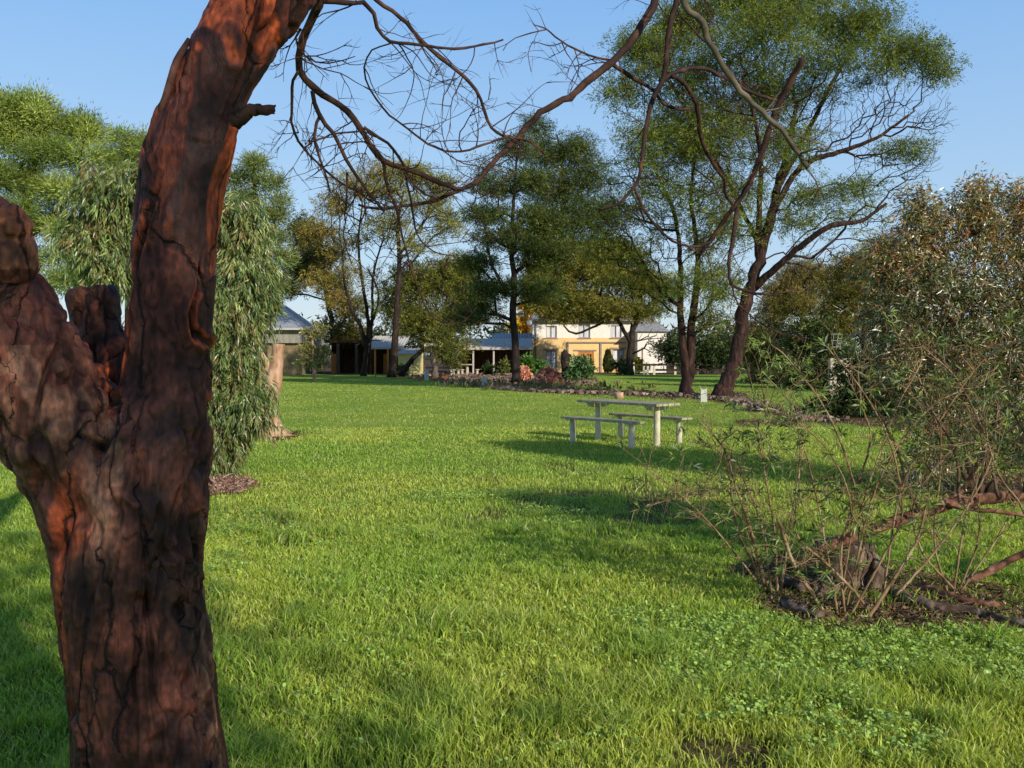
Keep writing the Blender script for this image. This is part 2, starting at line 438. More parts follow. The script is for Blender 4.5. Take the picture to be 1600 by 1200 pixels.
col = mixc(nt, gc, dc, at.outputs['Fac'])
bs = N(nt, 'ShaderNodeBsdfPrincipled'); bs.inputs['Roughness'].default_value = .95; bs.inputs['Specular IOR Level'].default_value = .1
nt.links.new(col, bs.inputs['Base Color'])
bp = N(nt, 'ShaderNodeBump'); bp.inputs['Strength'].default_value = .9; bp.inputs['Distance'].default_value = .06
nt.links.new(n2.outputs['Fac'], bp.inputs['Height']); nt.links.new(bp.outputs['Normal'], bs.inputs['Normal'])
nt.links.new(bs.outputs[0], out.inputs['Surface'])
g = mesh('ground', np.stack([X.ravel(), Y.ravel(), Z.ravel()], -1), Q, gm, col=np.repeat(b[:, None], 3, 1), smooth=True)
tag(g, kind='structure')

# ---- grass blades
def grass(n, d0, d1, h, wd, seed, power, curved=True):
    r = rg(seed)
    u = r.random(n); d = (d0**power+(d1**power-d0**power)*u)**(1/power)
    x = (r.random(n)*2-1)*(.64*d+.8); y = d
    k = bare(x+r.normal(size=n)*.011*d, y+r.normal(size=n)*.016*d) < .5+.6*(r.random(n) < .10+.35*(fbm(x, y, 2.5, 77) > .55))
    x, y, d = x[k], y[k], d[k]; n = len(x)
    ln = fbm(x, y, .8, 11); tuft = np.clip((fbm(x, y, 2.6, 13)-.52)*5, 0, 1)
    hh = h*(.55+.7*ln+.9*tuft*(d < 9)*1.3)*(1+.35*r.normal(size=n)).clip(.4, 2)
    w0 = wd*(d/d0)**.85*(1+.3*r.normal(size=n)).clip(.5, 1.7)
    a = r.random(n)*2*np.pi; lean = (.25+.55*r.random(n))
    dx, dy = np.cos(a), np.sin(a); b_ = r.random(n)*2*np.pi
    # side vector
    sxv, syv = np.cos(b_)*w0/2, np.sin(b_)*w0/2
    p0 = np.stack([x, y, np.full(n, -.015)], -1)
    s = np.stack([sxv, syv, np.zeros(n)], -1)
    p1 = p0+np.stack([dx*lean*hh*.3, dy*lean*hh*.3, hh*.6], -1)
    p2 = p0+np.stack([dx*lean*hh, dy*lean*hh, hh*(1-.25*lean)], -1)
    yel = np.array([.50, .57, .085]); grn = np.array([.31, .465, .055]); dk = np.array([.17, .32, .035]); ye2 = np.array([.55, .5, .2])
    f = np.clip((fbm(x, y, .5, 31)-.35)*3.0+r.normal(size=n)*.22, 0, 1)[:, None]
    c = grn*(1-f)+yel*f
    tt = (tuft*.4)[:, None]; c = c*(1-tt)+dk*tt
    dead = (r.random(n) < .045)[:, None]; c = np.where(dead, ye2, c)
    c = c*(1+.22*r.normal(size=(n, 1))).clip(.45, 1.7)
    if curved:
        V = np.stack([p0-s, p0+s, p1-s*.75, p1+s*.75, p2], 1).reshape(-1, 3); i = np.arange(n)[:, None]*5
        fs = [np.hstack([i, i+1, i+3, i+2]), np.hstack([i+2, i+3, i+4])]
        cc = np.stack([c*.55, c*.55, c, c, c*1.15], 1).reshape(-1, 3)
    else:
        V = np.stack([p0-s, p0+s, p2], 1).reshape(-1, 3); i = np.arange(n)[:, None]*3
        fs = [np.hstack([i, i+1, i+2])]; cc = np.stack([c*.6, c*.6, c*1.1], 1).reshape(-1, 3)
    return V, fs, cc
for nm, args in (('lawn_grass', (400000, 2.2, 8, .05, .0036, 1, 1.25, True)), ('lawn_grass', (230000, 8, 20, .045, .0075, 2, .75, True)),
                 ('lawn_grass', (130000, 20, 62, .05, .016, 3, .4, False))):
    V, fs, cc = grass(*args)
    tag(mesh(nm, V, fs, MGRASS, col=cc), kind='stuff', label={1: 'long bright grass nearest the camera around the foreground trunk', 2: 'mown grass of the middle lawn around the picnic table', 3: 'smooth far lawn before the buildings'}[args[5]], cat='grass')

# ---- clover weeds
def weeds(polys, n, size, seed):
    r = rg(seed); out = []
    for poly, k in polys:
        pl_ = np.array(gp(poly)); lo = pl_.min(0); hi = pl_.max(0)
        x = lo[0]+(hi[0]-lo[0])*r.random(k); y = lo[1]+(hi[1]-lo[1])*r.random(k)
        m = inpoly(pl_, x, y) & (fbm(x, y, 1.3, 40) > .47) & (bare(x, y) < .5)
        out.append(np.stack([x[m], y[m], .03+.035*r.random(m.sum())], -1))
    c = np.vstack(out); k = 7; cc = np.repeat(c, k, 0); m = len(cc)
    a = r.random(m)*2*np.pi; rad = size*(.3+.9*r.random(m))
    cc = cc+np.stack([np.cos(a)*rad*1.4, np.sin(a)*rad*1.4, r.normal(size=m)*.01], -1)
    s = size*(.5+.7*r.random(m)); nrm = unit(np.stack([r.normal(size=m)*.45, r.normal(size=m)*.45-.2, np.ones(m)], -1))
    t = unit(np.cross(nrm, r.normal(size=(m, 3)))); bb = np.cross(nrm, t)
    V = np.stack([cc+s[:, None]*(t*math.cos(q)+bb*math.sin(q))*(.55 if i % 2 else .5)*(1 if i % 3 else .8) for i, q in enumerate(np.arange(6)*math.pi/3)], 1).reshape(-1, 3)
    Q = np.arange(m*6).reshape(-1, 6)
    col = np.array([.36, .52, .11])*(1+.35*r.normal(size=(m, 1))).clip(.5, 1.6)
    return V, Q, np.repeat(col, 6, 0)
V, Q, c_ = weeds([([(960, 960), (1150, 1200), (1700, 1200), (1700, 990), (1400, 985)], 2600), ([(640, 770), (640, 815), (960, 830), (900, 770)], 1300),
                  ([(330, 800), (330, 960), (640, 900), (640, 780)], 1500), ([(430, 670), (430, 690), (560, 690), (540, 672)], 600),
                  ([(60, 900), (0, 700), (60, 700)], 400), ([(500, 900), (1000, 900), (1100, 1200), (400, 1200)], 250)], 0, .018, 5)
tag(mesh('clover_weeds', V, Q, MGRASS, col=c_), 'pale green round-leaved weeds spreading through the lawn', 'weeds', kind='stuff')

# ================================================================== foreground eucalypt
def closed_tube(bm, L, sides=22):
    V, (Q, T) = tube_arrays([L], sides); vs = [bm.verts.new(p) for p in V]
    for f in Q.tolist(): bm.faces.new([vs[i] for i in f])
    for f in T.tolist(): bm.faces.new([vs[i] for i in f])
D0 = 2.55
TR = [
 [(250, 1560, 185), (243, 1300, 132), (232, 1150, 116), (215, 1000, 114), (205, 880, 117), (222, 770, 108), (245, 680, 90), (262, 600, 73), (268, 500, 69), (277, 400, 68), (289, 300, 70), (311, 200, 66), (337, 130, 61), (367, 70, 65), (404, 0, 74, .05), (455, -90, 80, .15), (540, -210, 70, .35), (660, -330, 55, .7)],
 [(190, 860, 105), (150, 740, 105), (85, 650, 100, -.03), (35, 570, 95, -.06), (-5, 490, 92, -.08), (-30, 420, 75, -.1), (-10, 375, 42, -.12)],
 [(170, 720, 90), (60, 620, 80, -.05), (-80, 540, 75, -.1), (-260, 470, 60, -.15)],
 [(210, 760, 60, .1), (188, 620, 56, .16), (158, 545, 42, .2), (148, 490, 37, .22), (143, 462, 38, .22), (142, 452, 34, .22)],
 [(290, 330, 50), (345, 220, 30, -.02), (362, 190, 18, -.04)],
]
bm = bmesh.new()
for ti_, t in enumerate(TR): closed_tube(bm, spline(px_line([(q[0], q[1], q[2]*(.87 if (ti_ == 0 and q[1] <= 640) else .93), *q[3:]) for q in t], D0), .05))
for (px, py, rr, dd) in ((14, 352, 28, -.17), (-12, 340, 30, -.15), (30, 392, 24, -.15), (5, 405, 44, -.15), (60, 700, 40, -.12)):
    c0 = P(px, py, D0+dd); bmesh.ops.create_icosphere(bm, subdivisions=3, radius=rr*D0/F, matrix=Matrix.Translation(c0))
me = bpy.data.meshes.new('tmp'); bm.to_mesh(me); bm.free()
tmp = bpy.data.objects.new('tmp', me); link(tmp)
md = tmp.modifiers.new('r', 'REMESH'); md.mode = 'VOXEL'; md.voxel_size = .0052; md.use_smooth_shade = True
ms = tmp.modifiers.new('s', 'SMOOTH'); ms.factor = .5; ms.iterations = 18
dg = bpy.context.evaluated_depsgraph_get(); ev = tmp.evaluated_get(dg)
tm = bpy.data.meshes.new_from_object(ev); bpy.data.objects.remove(tmp)
nv = len(tm.vertices); co = np.zeros(nv*3, np.float32); tm.vertices.foreach_get('co', co); co = co.reshape(-1, 3)
no = np.zeros(nv*3, np.float32); tm.vertices.foreach_get('normal', no); no = no.reshape(-1, 3)
# stem axis offset so plates follow the lean
disp = np.zeros(nv); colv = np.zeros((nv, 3))
maroon = np.array([.115, .046, .036]); dark = np.array([.022, .012, .011]); oran = np.array([.40, .115, .035]); tan = np.array([.33, .19, .10]); grey = np.array([.22, .17, .12]); brown = np.array([.10, .05, .032])
up_l = P(277, 400, D0)
nz = mnoise.noise; vor = mnoise.voronoi
pxs = 800+co[:, 0]/co[:, 1]*F; pys = 556-(co[:, 2]-CAMH)/co[:, 1]*F
for i in range(nv):
    x, y, z = co[i].tolist(); qx = pxs[i]; qy = pys[i]
    lx = x-(.12*z if z > 1.4 else .17)   # follow lean
    wx = nz((x*3, y*3, z*1.4))*.22
    wz = nz((lx*9, y*9, z*5)); wq = nz((lx*26, y*26, z*12)); p = Vector((lx*5.2+wx*2+wz*.28+wq*.10, y*5.2+5, z*1.15+wx+wz*.30+wq*.10))
    dd, pts_ = vor(p); e = dd[1]-dd[0]
    p2 = Vector((lx*15+wx*5+wz*.5+wq*.3, y*15, z*2.6+wz*.5+wq*.25)); d2, q2_ = vor(p2); e2 = d2[1]-d2[0]
    n1_ = nz((x*1.7+3, y*1.7, z*1.1)); n2_ = nz((x*7, y*7, z*3.0+9)); n3_ = nz((x*30, y*30, z*16)); n4_ = nz((x*75, y*75, z*50))
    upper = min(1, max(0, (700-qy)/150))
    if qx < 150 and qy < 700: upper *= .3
    crack = max(0, 1-e/.075)
    crack *= max(0, min(1, .55+n2_*1.6))
    crack2 = max(0, 1-e2/.09)*max(0, min(1, .35+n1_*2))
    pc_ = pts_[0]; plate = .5+.5*math.sin(pc_[0]*37.1+pc_[2]*91.7+pc_[1]*13.3); pc2 = q2_[0]; plate2 = .5+.5*math.sin(pc2[0]*57.1+pc2[2]*31.7)
    ridg = abs(nz((lx*11+wx*4, y*11, z*1.6+4)))
    h = -.026*crack*(.5+.5*upper)-.008*crack2+.007*abs(nz((lx*22+wx*6, y*22, z*2.6)))+.008*plate*(.35+.65*upper)+.003*plate2+.002*n2_+.010*math.exp(-((e-.13)/.055)**2)*max(0, min(1, .3+n1_*2+wz))+.004*n3_+.0022*n4_+.005*n1_
    h -= .012*max(0, 1-ridg/.16)*(1-upper*.7)*(.6+n1_)
    rot = nz((x*12, y*12, z*9+31))
    if upper < .5 and rot > .36: h -= .02*(rot-.32)*3
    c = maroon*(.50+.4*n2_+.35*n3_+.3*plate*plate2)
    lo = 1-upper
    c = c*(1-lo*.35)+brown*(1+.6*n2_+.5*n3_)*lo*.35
    gs = max(0, min(1, (nz((x*4+7, y*4, z*1.1+2))-.22)*3.2))*lo*.75
    if 540 < qy < 760 and qx < 190: gs = max(gs, .35+n2_*.6+n1_*.6)
    c = c*(1-gs)+(brown*1.2 if n3_ < 0 else grey)*(1+.5*n3_)*gs
    om = max(0, min(1, (nz((lx*8+20, y*8, z*1.3))-.28)*6))
    if qy > 640: om *= .8
    om2 = 0
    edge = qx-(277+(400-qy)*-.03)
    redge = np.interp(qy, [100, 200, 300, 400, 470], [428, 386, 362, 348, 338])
    if 185 < qy < 430: om2 = max(0, min(1, (qx-(redge-24+n2_*26))/6))   # orange strip along the right edge of the stem
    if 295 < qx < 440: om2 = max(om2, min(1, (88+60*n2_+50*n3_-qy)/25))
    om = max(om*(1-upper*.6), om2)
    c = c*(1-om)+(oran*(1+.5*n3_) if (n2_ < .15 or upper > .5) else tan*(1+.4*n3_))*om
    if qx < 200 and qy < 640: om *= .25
    h -= .008*om
    sg = math.exp(-((qx-148-(qy-770)*.08)/26)**2-((qy-780)/95)**2)   # smooth grey streak below the fork
    c = c*(1-sg)+grey*1.25*(1+.25*n3_)*sg; h *= (1-.5*sg)
    if qx < 110 and qy < 420: c = c*.4+tan*.55*(1+.6*n3_+.5*n2_)
    if 95 < qx < 195 and 430 < qy < 600: c = brown*(.8+.6*n2_+.5*n3_)
    k = min(1, crack*1.1+crack2*.7); c = c*(1-k*.85)+dark*k*.85
    ok = max(0, min(1, (n1_+.5*n2_-.12)*5))*max(0, 1-abs(e-.10)/.045)*(upper > .3); c = c*(1-ok)+oran*(.8+n3_)*ok
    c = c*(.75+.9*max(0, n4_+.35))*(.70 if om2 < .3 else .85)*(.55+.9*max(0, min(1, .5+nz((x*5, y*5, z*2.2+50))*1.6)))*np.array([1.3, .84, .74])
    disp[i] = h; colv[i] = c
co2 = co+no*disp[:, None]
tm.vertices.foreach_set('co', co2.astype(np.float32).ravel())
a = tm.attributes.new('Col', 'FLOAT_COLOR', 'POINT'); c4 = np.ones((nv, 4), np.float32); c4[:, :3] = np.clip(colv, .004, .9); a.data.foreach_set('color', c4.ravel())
mt, nt, out = newmat('eucalypt_bark')
at = N(nt, 'ShaderNodeAttribute', attribute_name='Col'); v = coords(nt, (1, 1, .5))
n1 = N(nt, 'ShaderNodeTexNoise'); n1.inputs['Scale'].default_value = 55; n1.inputs['Detail'].default_value = 9; n1.inputs['Roughness'].default_value = .72
n2 = N(nt, 'ShaderNodeTexNoise'); n2.inputs['Scale'].default_value = 9; n2.inputs['Detail'].default_value = 5; n2.inputs['Distortion'].default_value = 1.0
for q in (n1, n2): nt.links.new(v, q.inputs['Vector'])
f = ramp(nt, n1.outputs['Fac'], [(.28, (.45, .42, .4)), (.5, (.95, .95, .95)), (.72, (1.5, 1.45, 1.4))])
col = mixc(nt, at.outputs['Color'], f, 1.0, 'MULTIPLY')
b_ = N(nt, 'ShaderNodeBsdfPrincipled'); nt.links.new(col, b_.inputs['Base Color'])
rr_ = ramp(nt, n2.outputs['Fac'], [(.35, (.42,)*3), (.6, (.72,)*3)]); nt.links.new(rr_, b_.inputs['Roughness']); b_.inputs['Specular IOR Level'].default_value = .35
bp = N(nt, 'ShaderNodeBump'); bp.inputs['Strength'].default_value = .75; bp.inputs['Distance'].default_value = .006
n5 = N(nt, 'ShaderNodeTexNoise'); n5.inputs['Scale'].default_value = 42; n5.inputs['Detail'].default_value = 6; n5.inputs['Roughness'].default_value = .6
nt.links.new(coords(nt, (1, 1, .13)), n5.inputs['Vector'])
ma = N(nt, 'ShaderNodeMath', operation='ADD'); nt.links.new(n1.outputs['Fac'], ma.inputs[0]); nt.links.new(n5.outputs['Fac'], ma.inputs[1])
f5 = ramp(nt, n5.outputs['Fac'], [(.33, (.35, .33, .32)), (.47, (1, 1, 1)), (.8, (1.2, 1.15, 1.1))])
vd = N(nt, 'ShaderNodeTexNoise'); vd.inputs['Scale'].default_value = 7; vd.inputs['Detail'].default_value = 5; nt.links.new(coords(nt), vd.inputs['Vector'])
va = N(nt, 'ShaderNodeMix', data_type='RGBA', blend_type='LINEAR_LIGHT'); va.inputs[0].default_value = .35
nt.links.new(coords(nt, (6, 6, 1.15)), va.inputs[6]); nt.links.new(vd.outputs['Color'], va.inputs[7])
vo = N(nt, 'ShaderNodeTexVoronoi', feature='DISTANCE_TO_EDGE'); vo.inputs['Scale'].default_value = 1.0; nt.links.new(va.outputs[2], vo.inputs['Vector'])
mk_ = ramp(nt, n2.outputs['Fac'], [(.46, (.0,)*3), (.56, (.045,)*3)])
mw = N(nt, 'ShaderNodeMath', operation='DIVIDE'); nt.links.new(vo.outputs['Distance'], mw.inputs[0])
mm = N(nt, 'ShaderNodeMath', operation='ADD'); nt.links.new(mk_, mm.inputs[0]); mm.inputs[1].default_value = .004; nt.links.new(mm.outputs[0], mw.inputs[1]); mw.use_clamp = True
ck_ = ramp(nt, mw.outputs[0], [(.25, (.2, .16, .16)), (.7, (1, 1, 1))])
m7 = N(nt, 'ShaderNodeMath', operation='MULTIPLY_ADD'); nt.links.new(mw.outputs[0], m7.inputs[0]); m7.inputs[1].default_value = 1.3; nt.links.new(ma.outputs[0], m7.inputs[2]); ma = m7
nt.links.new(mixc(nt, mixc(nt, col, f5, .8, 'MULTIPLY'), ck_, 1.0, 'MULTIPLY'), b_.inputs['Base Color'])
nt.links.new(ma.outputs[0], bp.inputs['Height']); nt.links.new(bp.outputs['Normal'], b_.inputs['Normal']); bp.inputs['Distance'].default_value = .009
nt.links.new(b_.outputs[0], out.inputs['Surface'])
tm.materials.clear(); tm.materials.append(mt)
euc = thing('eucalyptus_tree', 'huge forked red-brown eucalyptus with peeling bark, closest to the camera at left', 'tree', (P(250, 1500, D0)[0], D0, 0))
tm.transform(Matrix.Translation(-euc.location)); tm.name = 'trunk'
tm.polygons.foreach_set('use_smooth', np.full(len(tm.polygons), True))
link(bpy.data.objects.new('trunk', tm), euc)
# loose strip of bark peeling off the upper left edge
st = [(296, 62, 5, -.05), (276, 95, 6, -.07), (265, 130, 6, -.08), (254, 165, 5, -.07), (246, 195, 6, -.04)]
L = spline(px_line(st, D0), .02); V, Fs = tube_arrays([L], 6)
o = mesh('bark_strip', V, Fs, rough('peeling_bark', [(.3, (.03, .015, .012)), (.7, (.14, .06, .045))], ns=30, bump=.5, bd=.003), euc, smooth=True); o['label'] = 'dark strip of bark peeling from the trunk'

# ---- hanging branches (px, py) with depth
def catline(pts, d0, d1, r0, r1, seed=0, step=.03, thin=None):
    r = rg(seed); n = len(pts); out = []
    for i, (a_, b_) in enumerate(pts):
        t = i/(n-1); d = d0+(d1-d0)*t; out.append([*P(a_, b_, d), (r0+(r1-r0)*t)*d/F])
    s = spline(out, step); m = len(s)
    s[1:-1, :3] += r.normal(size=(m-2, 3))*np.clip(s[1:-1, 3:4]*.15, .0012, .0025)
    kn = max(3, m//5); kk = r.normal(size=(kn, 3)); kk[0] = kk[-1] = 0; ti = np.linspace(0, kn-1, m)
    if thin: s[:, :3] += np.stack([np.interp(ti, np.arange(kn), kk[:, q]) for q in range(3)], -1)*.006
    s[:, 3] *= (.88 if thin is None else thin)*(1+.07*r.normal(size=m).clip(-1.5, 1.5))
    return s
stb = catline([(352, 200), (374, 184), (396, 172), (414, 172), (428, 170)], D0-.03, D0-.07, 15, 6, 77, .008)
sV, sF = tube_arrays([stb, catline([(404, 172), (418, 168), (430, 166)], D0-.06, D0-.07, 5, 2.2, 78, .006), catline([(404, 173), (420, 177), (429, 177)], D0-.06, D0-.07, 5, 2, 79, .006)], 12)
sV = sV+np.array([[mnoise.noise((a*60, b*60, c*60))*.004, 0, mnoise.noise((a*60+9, b*60, c*60))*.004] for a, b, c in sV])
o = mesh('broken_branch', sV, sF, MTWIG, euc, smooth=True); o['label'] = 'short snapped branch stub jutting right from the trunk'
def twiggle(line, n, seed, lmin, lmax, r0, down=.2, sub=2, t0=.15, spread=.9):
    """random fine twigs off a line"""
    r = rg(seed); out = []
    def go(p, d, L, rad, lev):
        m = max(4, int(L/.03)); q = [np.array([*p, rad])]; pos = p.copy(); dr = unit(d); bend = r.normal(size=3)*.17
        for i in range(m):
            dr = unit(dr+bend*.5+r.normal(size=3)*.15+np.array([0, 0, -.02*down])); pos = pos+dr*L/m
            q.append(np.array([*pos, rad*(1-.75*(i+1)/m)]))
        q = np.array(q); out.append(q)
        if lev > 0:
            for _ in range(r.integers(1, 4)):
                i = r.integers(1, m); go(q[i, :3], unit(dr+r.normal(size=3)*.7), L*r.uniform(.3, .65), rad*.65, lev-1)
    for _ in range(n):
        i = int(len(line)*(t0+(1-t0)*r.random())); i = min(i, len(line)-2)
        tdir = unit(line[i+1, :3]-line[i, :3])
        dv = unit(tdir*.5+r.normal(size=3)*spread*np.array([1, .8, 1])+np.array([0, 0, -down]))
        go(line[i, :3], dv, r.uniform(lmin, lmax), min(r0*r.uniform(.6, 1.2), line[i, 3]*.8), sub)
    return out
BR = [
 # name-less list: pts, d0, d1, r0px, r1px, twigs, (lmin,lmax)
 ([(503, -25), (500, 8), (480, 49), (467, 90), (466, 112), (490, 142), (531, 165), (565, 195), (580, 221), (599, 251), (632, 266), (670, 281), (700, 292), (722, 296)], 2.9, 3.5, 9, 4.5, 14, (.1, .4)),
 ([(1075, -230), (1045, -60), (1022, 8), (990, 60), (957, 94), (891, 150), (842, 180), (805, 214), (775, 247), (749, 281), (722, 296), (677, 315), (625, 324), (587, 326), (560, 320)], 3.9, 3.4, 10, 2.4, 14, (.1, .4)),
 ([(466, 112), (458, 124), (456, 187), (467, 217), (486, 240), (524, 277), (561, 300), (587, 319)], 3.0, 3.3, 3.5, 1.8, 12, (.08, .3)),
 ([(488, 142), (497, 176), (520, 206), (539, 244), (557, 274), (584, 311), (600, 330)], 3.0, 3.2, 5, 2.5, 8, (.08, .3)),
 ([(500, 182), (494, 190), (488, 212), (494, 240), (509, 277), (516, 300)], 3.05, 3.0, 4.2, 1.6, 6, (.06, .2)),
 ([(490, 221), (527, 206), (565, 204), (590, 215)], 3.02, 3.3, 2.2, 1.5, 4, (.06, .2)),
 ([(568, 199), (602, 225), (625, 259), (644, 289), (662, 304), (685, 311)], 3.2, 3.3, 3.4, 1.8, 5, (.06, .25)),
 ([(505, 2), (539, 4), (565, 4), (580, 22), (586, 45), (606, 66), (655, 69), (711, 75), (756, 69), (786, 62)], 2.9, 3.2, 5.5, 2, 9, (.1, .35)),
 ([(560, -30), (587, 0), (625, 26), (662, 67), (700, 101), (745, 141), (764, 187), (779, 206), (797, 214), (831, 221), (850, 240)], 3.3, 3.7, 5, 2, 14, (.12, .4)),
 ([(610, 68), (583, 78), (571, 105), (580, 139), (610, 180), (640, 202), (670, 225), (711, 236), (756, 225), (797, 212)], 3.1, 3.6, 1.6, 2.6, 9, (.12, .4)),
 ([(599, 252), (606, 292), (621, 326), (632, 375), (647, 431), (662, 470)], 3.3, 3.4, 4, 1.2, 7, (.1, .35)),
 ([(632, 268), (644, 330), (651, 367), (677, 394), (715, 400)], 3.35, 3.3, 2.5, 1, 5, (.1, .3)),
 ([(542, 270), (543, 322), (539, 375), (550, 412)], 3.15, 3.1, 2.2, 1, 4, (.1, .25)),
 ([(955, 94), (921, 86), (880, 64), (854, 45), (835, 39)], 3.85, 3.6, 2.5, 1.2, 6, (.08, .25)),
 ([(854, 46), (820, 52), (805, 58), (792, 68), (786, 79)], 3.6, 3.5, 1.4, .8, 3, (.06, .15)),
 ([(880, 66), (855, 72), (830, 66), (824, 85), (830, 112)], 3.7, 3.6, 1.2, .7, 2, (.05, .12)),
 ([(955, 96), (983, 118), (1005, 131), (1018, 140), (1036, 162), (1062, 171), (1085, 168)], 3.85, 4.2, 5, 2.5, 6, (.1, .35)),
 ([(1075, -230), (1062, -60), (1057, 0), (1049, 39), (1044, 101), (1036, 131), (1018, 162), (1005, 219), (1001, 267), (992, 293), (966, 319), (935, 328)], 3.9, 3.9, 8, 2.5, 16, (.12, .45)),
 ([(1031, 126), (1066, 107), (1101, 103), (1136, 123), (1171, 144), (1213, 157)], 3.9, 4.2, 4.5, 3.5, 8, (.12, .4)),
 ([(1254, 92), (1238, 120), (1215, 160), (1198, 214), (1180, 267), (1149, 324), (1114, 372), (1092, 398)], 4.2, 4.6, 7.5, 4.5, 14, (.15, .45)),
 ([(1050, 120), (1066, 127), (1088, 162), (1093, 210), (1110, 254), (1128, 280), (1132, 306), (1150, 324)], 3.9, 4.5, 5, 3.5, 10, (.12, .4)),
 ([(1152, 326), (1147, 372), (1141, 411), (1143, 442), (1171, 455), (1206, 459), (1245, 452)], 4.55, 4.3, 5, 1.6, 10, (.12, .4)),
 ([(992, 296), (1014, 341), (1049, 376), (1084, 385), (1110, 378)], 3.9, 4.2, 3.2, 2, 7, (.12, .4)),
 ([(1144, 442), (1150, 470), (1180, 500), (1215, 520), (1260, 528)], 4.4, 4.2, 2.2, 1, 7, (.12, .35)),
 ([(1060, 20), (1090, 60), (1120, 90), (1145, 120), (1180, 150), (1240, 200)], 4.0, 4.3, 2.2, 1, 7, (.12, .35)),
 ([(660, 470), (680, 500), (720, 505), (745, 480)], 3.4, 3.3, 1.8, .8, 6, (.08, .25)),
 ([(470, 45), (462, 58), (478, 90), (515, 100), (555, 88)], 2.95, 3.0, 3, 1, 8, (.06, .2)),
]
for i, (pts, a0, a1, r0, r1, nt_, (l0, l1)) in enumerate(BR):
    ln = catline(pts, a0, a1, r0, r1, 300+i, thin=.76)
    lines = [ln]+twiggle(ln, int(nt_*1.15), 500+i, l0, l1, .0026, down=.12)
    tubes('branch', lines, MTWIG, euc, 7)
ln = catline([(1075, -180), (1062, -10), (1093, 35), (1114, 79), (1145, 123), (1184, 166), (1224, 210), (1263, 262)], 3.6, 3.7, 8, 5.5, 81, thin=.68)
o = tubes('branch', [ln]+twiggle(ln, 7, 82, .1, .35, .004), MTWIGG, euc, 9); o['label'] = 'straight grey branch with a sawn end slanting down to the right'
# the limb above the frame that carries them, and the leafy crown
ov = [catline([(540, -210), (660, -330), (800, -420), (950, -420), (1075, -230)], 2.95, 3.9, 45, 11, 91, .08), catline([(520, -190), (500, -90), (503, -20)], 2.85, 2.9, 24, 9, 92),
      catline([(560, -230), (555, -100), (560, -25)], 2.9, 3.3, 14, 5, 93)]
tubes('limb', ov, MTWIG, euc, 10)

# ================================================================== trees that stand on the lawn and behind it
OLIVE = [(.10, .125, .03), (.14, .15, .035), (.075, .10, .028), (.17, .15, .045)]
DKG = [(.035, .062, .02), (.05, .08, .024), (.075, .095, .028), (.028, .05, .018)]
PINE = [(.24, .31, .06), (.30, .36, .08), (.16, .23, .05)]
WAT = [(.085, .125, .03), (.115, .15, .035), (.07, .105, .03)]
YG = [(.14, .15, .035), (.11, .13, .03), (.17, .16, .05)]

# big spreading wattle
make_tree('wattle_tree', 'largest spreading wattle with leaning trunk and round crown, right of the twin-stemmed tree', 'tree', 34,
  [[(1128, 625, 19), (1148, 570, 15), (1157, 520, 14), (1164, 480, 14), (1176, 440, 13), (1190, 390, 11), (1205, 340, 10), (1216, 290, 8, .5), (1232, 230, 6, 1), (1245, 160, 4, 1)],
   [(1185, 400, 8), (1186, 330, 6), (1189, 260, 5), (1180, 190, 4, -1), (1160, 120, 3, -1)],
   [(1178, 450, 9), (1228, 405, 7, -1), (1290, 357, 6, -2), (1345, 345, 4, -2), (1385, 318, 3, -2)],
   [(1206, 335, 7), (1250, 262, 6, .5), (1310, 238, 5, 1), (1370, 215, 3.5, 1), (1420, 180, 2.5, 1)],
   [(1212, 300, 6), (1265, 200, 5, 2), (1300, 130, 3.5, 3), (1330, 80, 2.5, 3)],
   [(1190, 390, 5), (1140, 290, 4, 1), (1090, 200, 3, 2), (1040, 120, 2.5, 2)]],
  [(1000, 75, 45, 30, 60), (1060, 40, 60, 35, 90, 1), (1150, 10, 70, 40, 110), (1250, 5, 80, 38, 120, 1), (1340, 38, 70, 34, 110), (1415, 78, 52, 24, 70), (1465, 112, 24, 16, 24),
   (1190, 60, 100, 45, 110, -2), (1300, 85, 80, 25, 50, -1), (1080, 110, 90, 55, 130), (970, 140, 35, 30, 30), (1180, 150, 70, 50, 70, 1), (1100, 210, 80, 55, 90), (1010, 220, 45, 50, 40),
   (1235, 230, 55, 45, 45), (1050, 300, 60, 30, 30, 1), (1160, 290, 40, 30, 25), (1410, 235, 38, 13, 24), (1340, 290, 55, 14, 22), (1270, 305, 50, 12, 22), (1380, 110, 60, 20, 22), (1130, 350, 60, 40, 50), (1230, 350, 60, 30, 26), (1150, 210, 110, 70, 110, 2), (1260, 140, 90, 40, 60, 2), (1060, 190, 80, 60, 70, 2), (1300, 340, 80, 40, 20), (1100, 440, 60, 40, 40)],
  WAT, per=80, spread=.33, L=.11, W=.036, seed=11, tk=.74, bark=MBARKR, rtip=.0048, step=.35, bias=.2, wig=.13, group=None,
  bare=[(1390, 165, 95, 50, 330), (1460, 190, 42, 36, 150), (1400, 250, 75, 40, 230), (1350, 340, 85, 50, 200), (1300, 210, 90, 55, 180), (1445, 255, 30, 30, 80), (1300, 400, 90, 35, 120), (1270, 150, 80, 40, 90), (1130, 250, 110, 80, 160), (1420, 300, 40, 40, 90)], flat=.45)
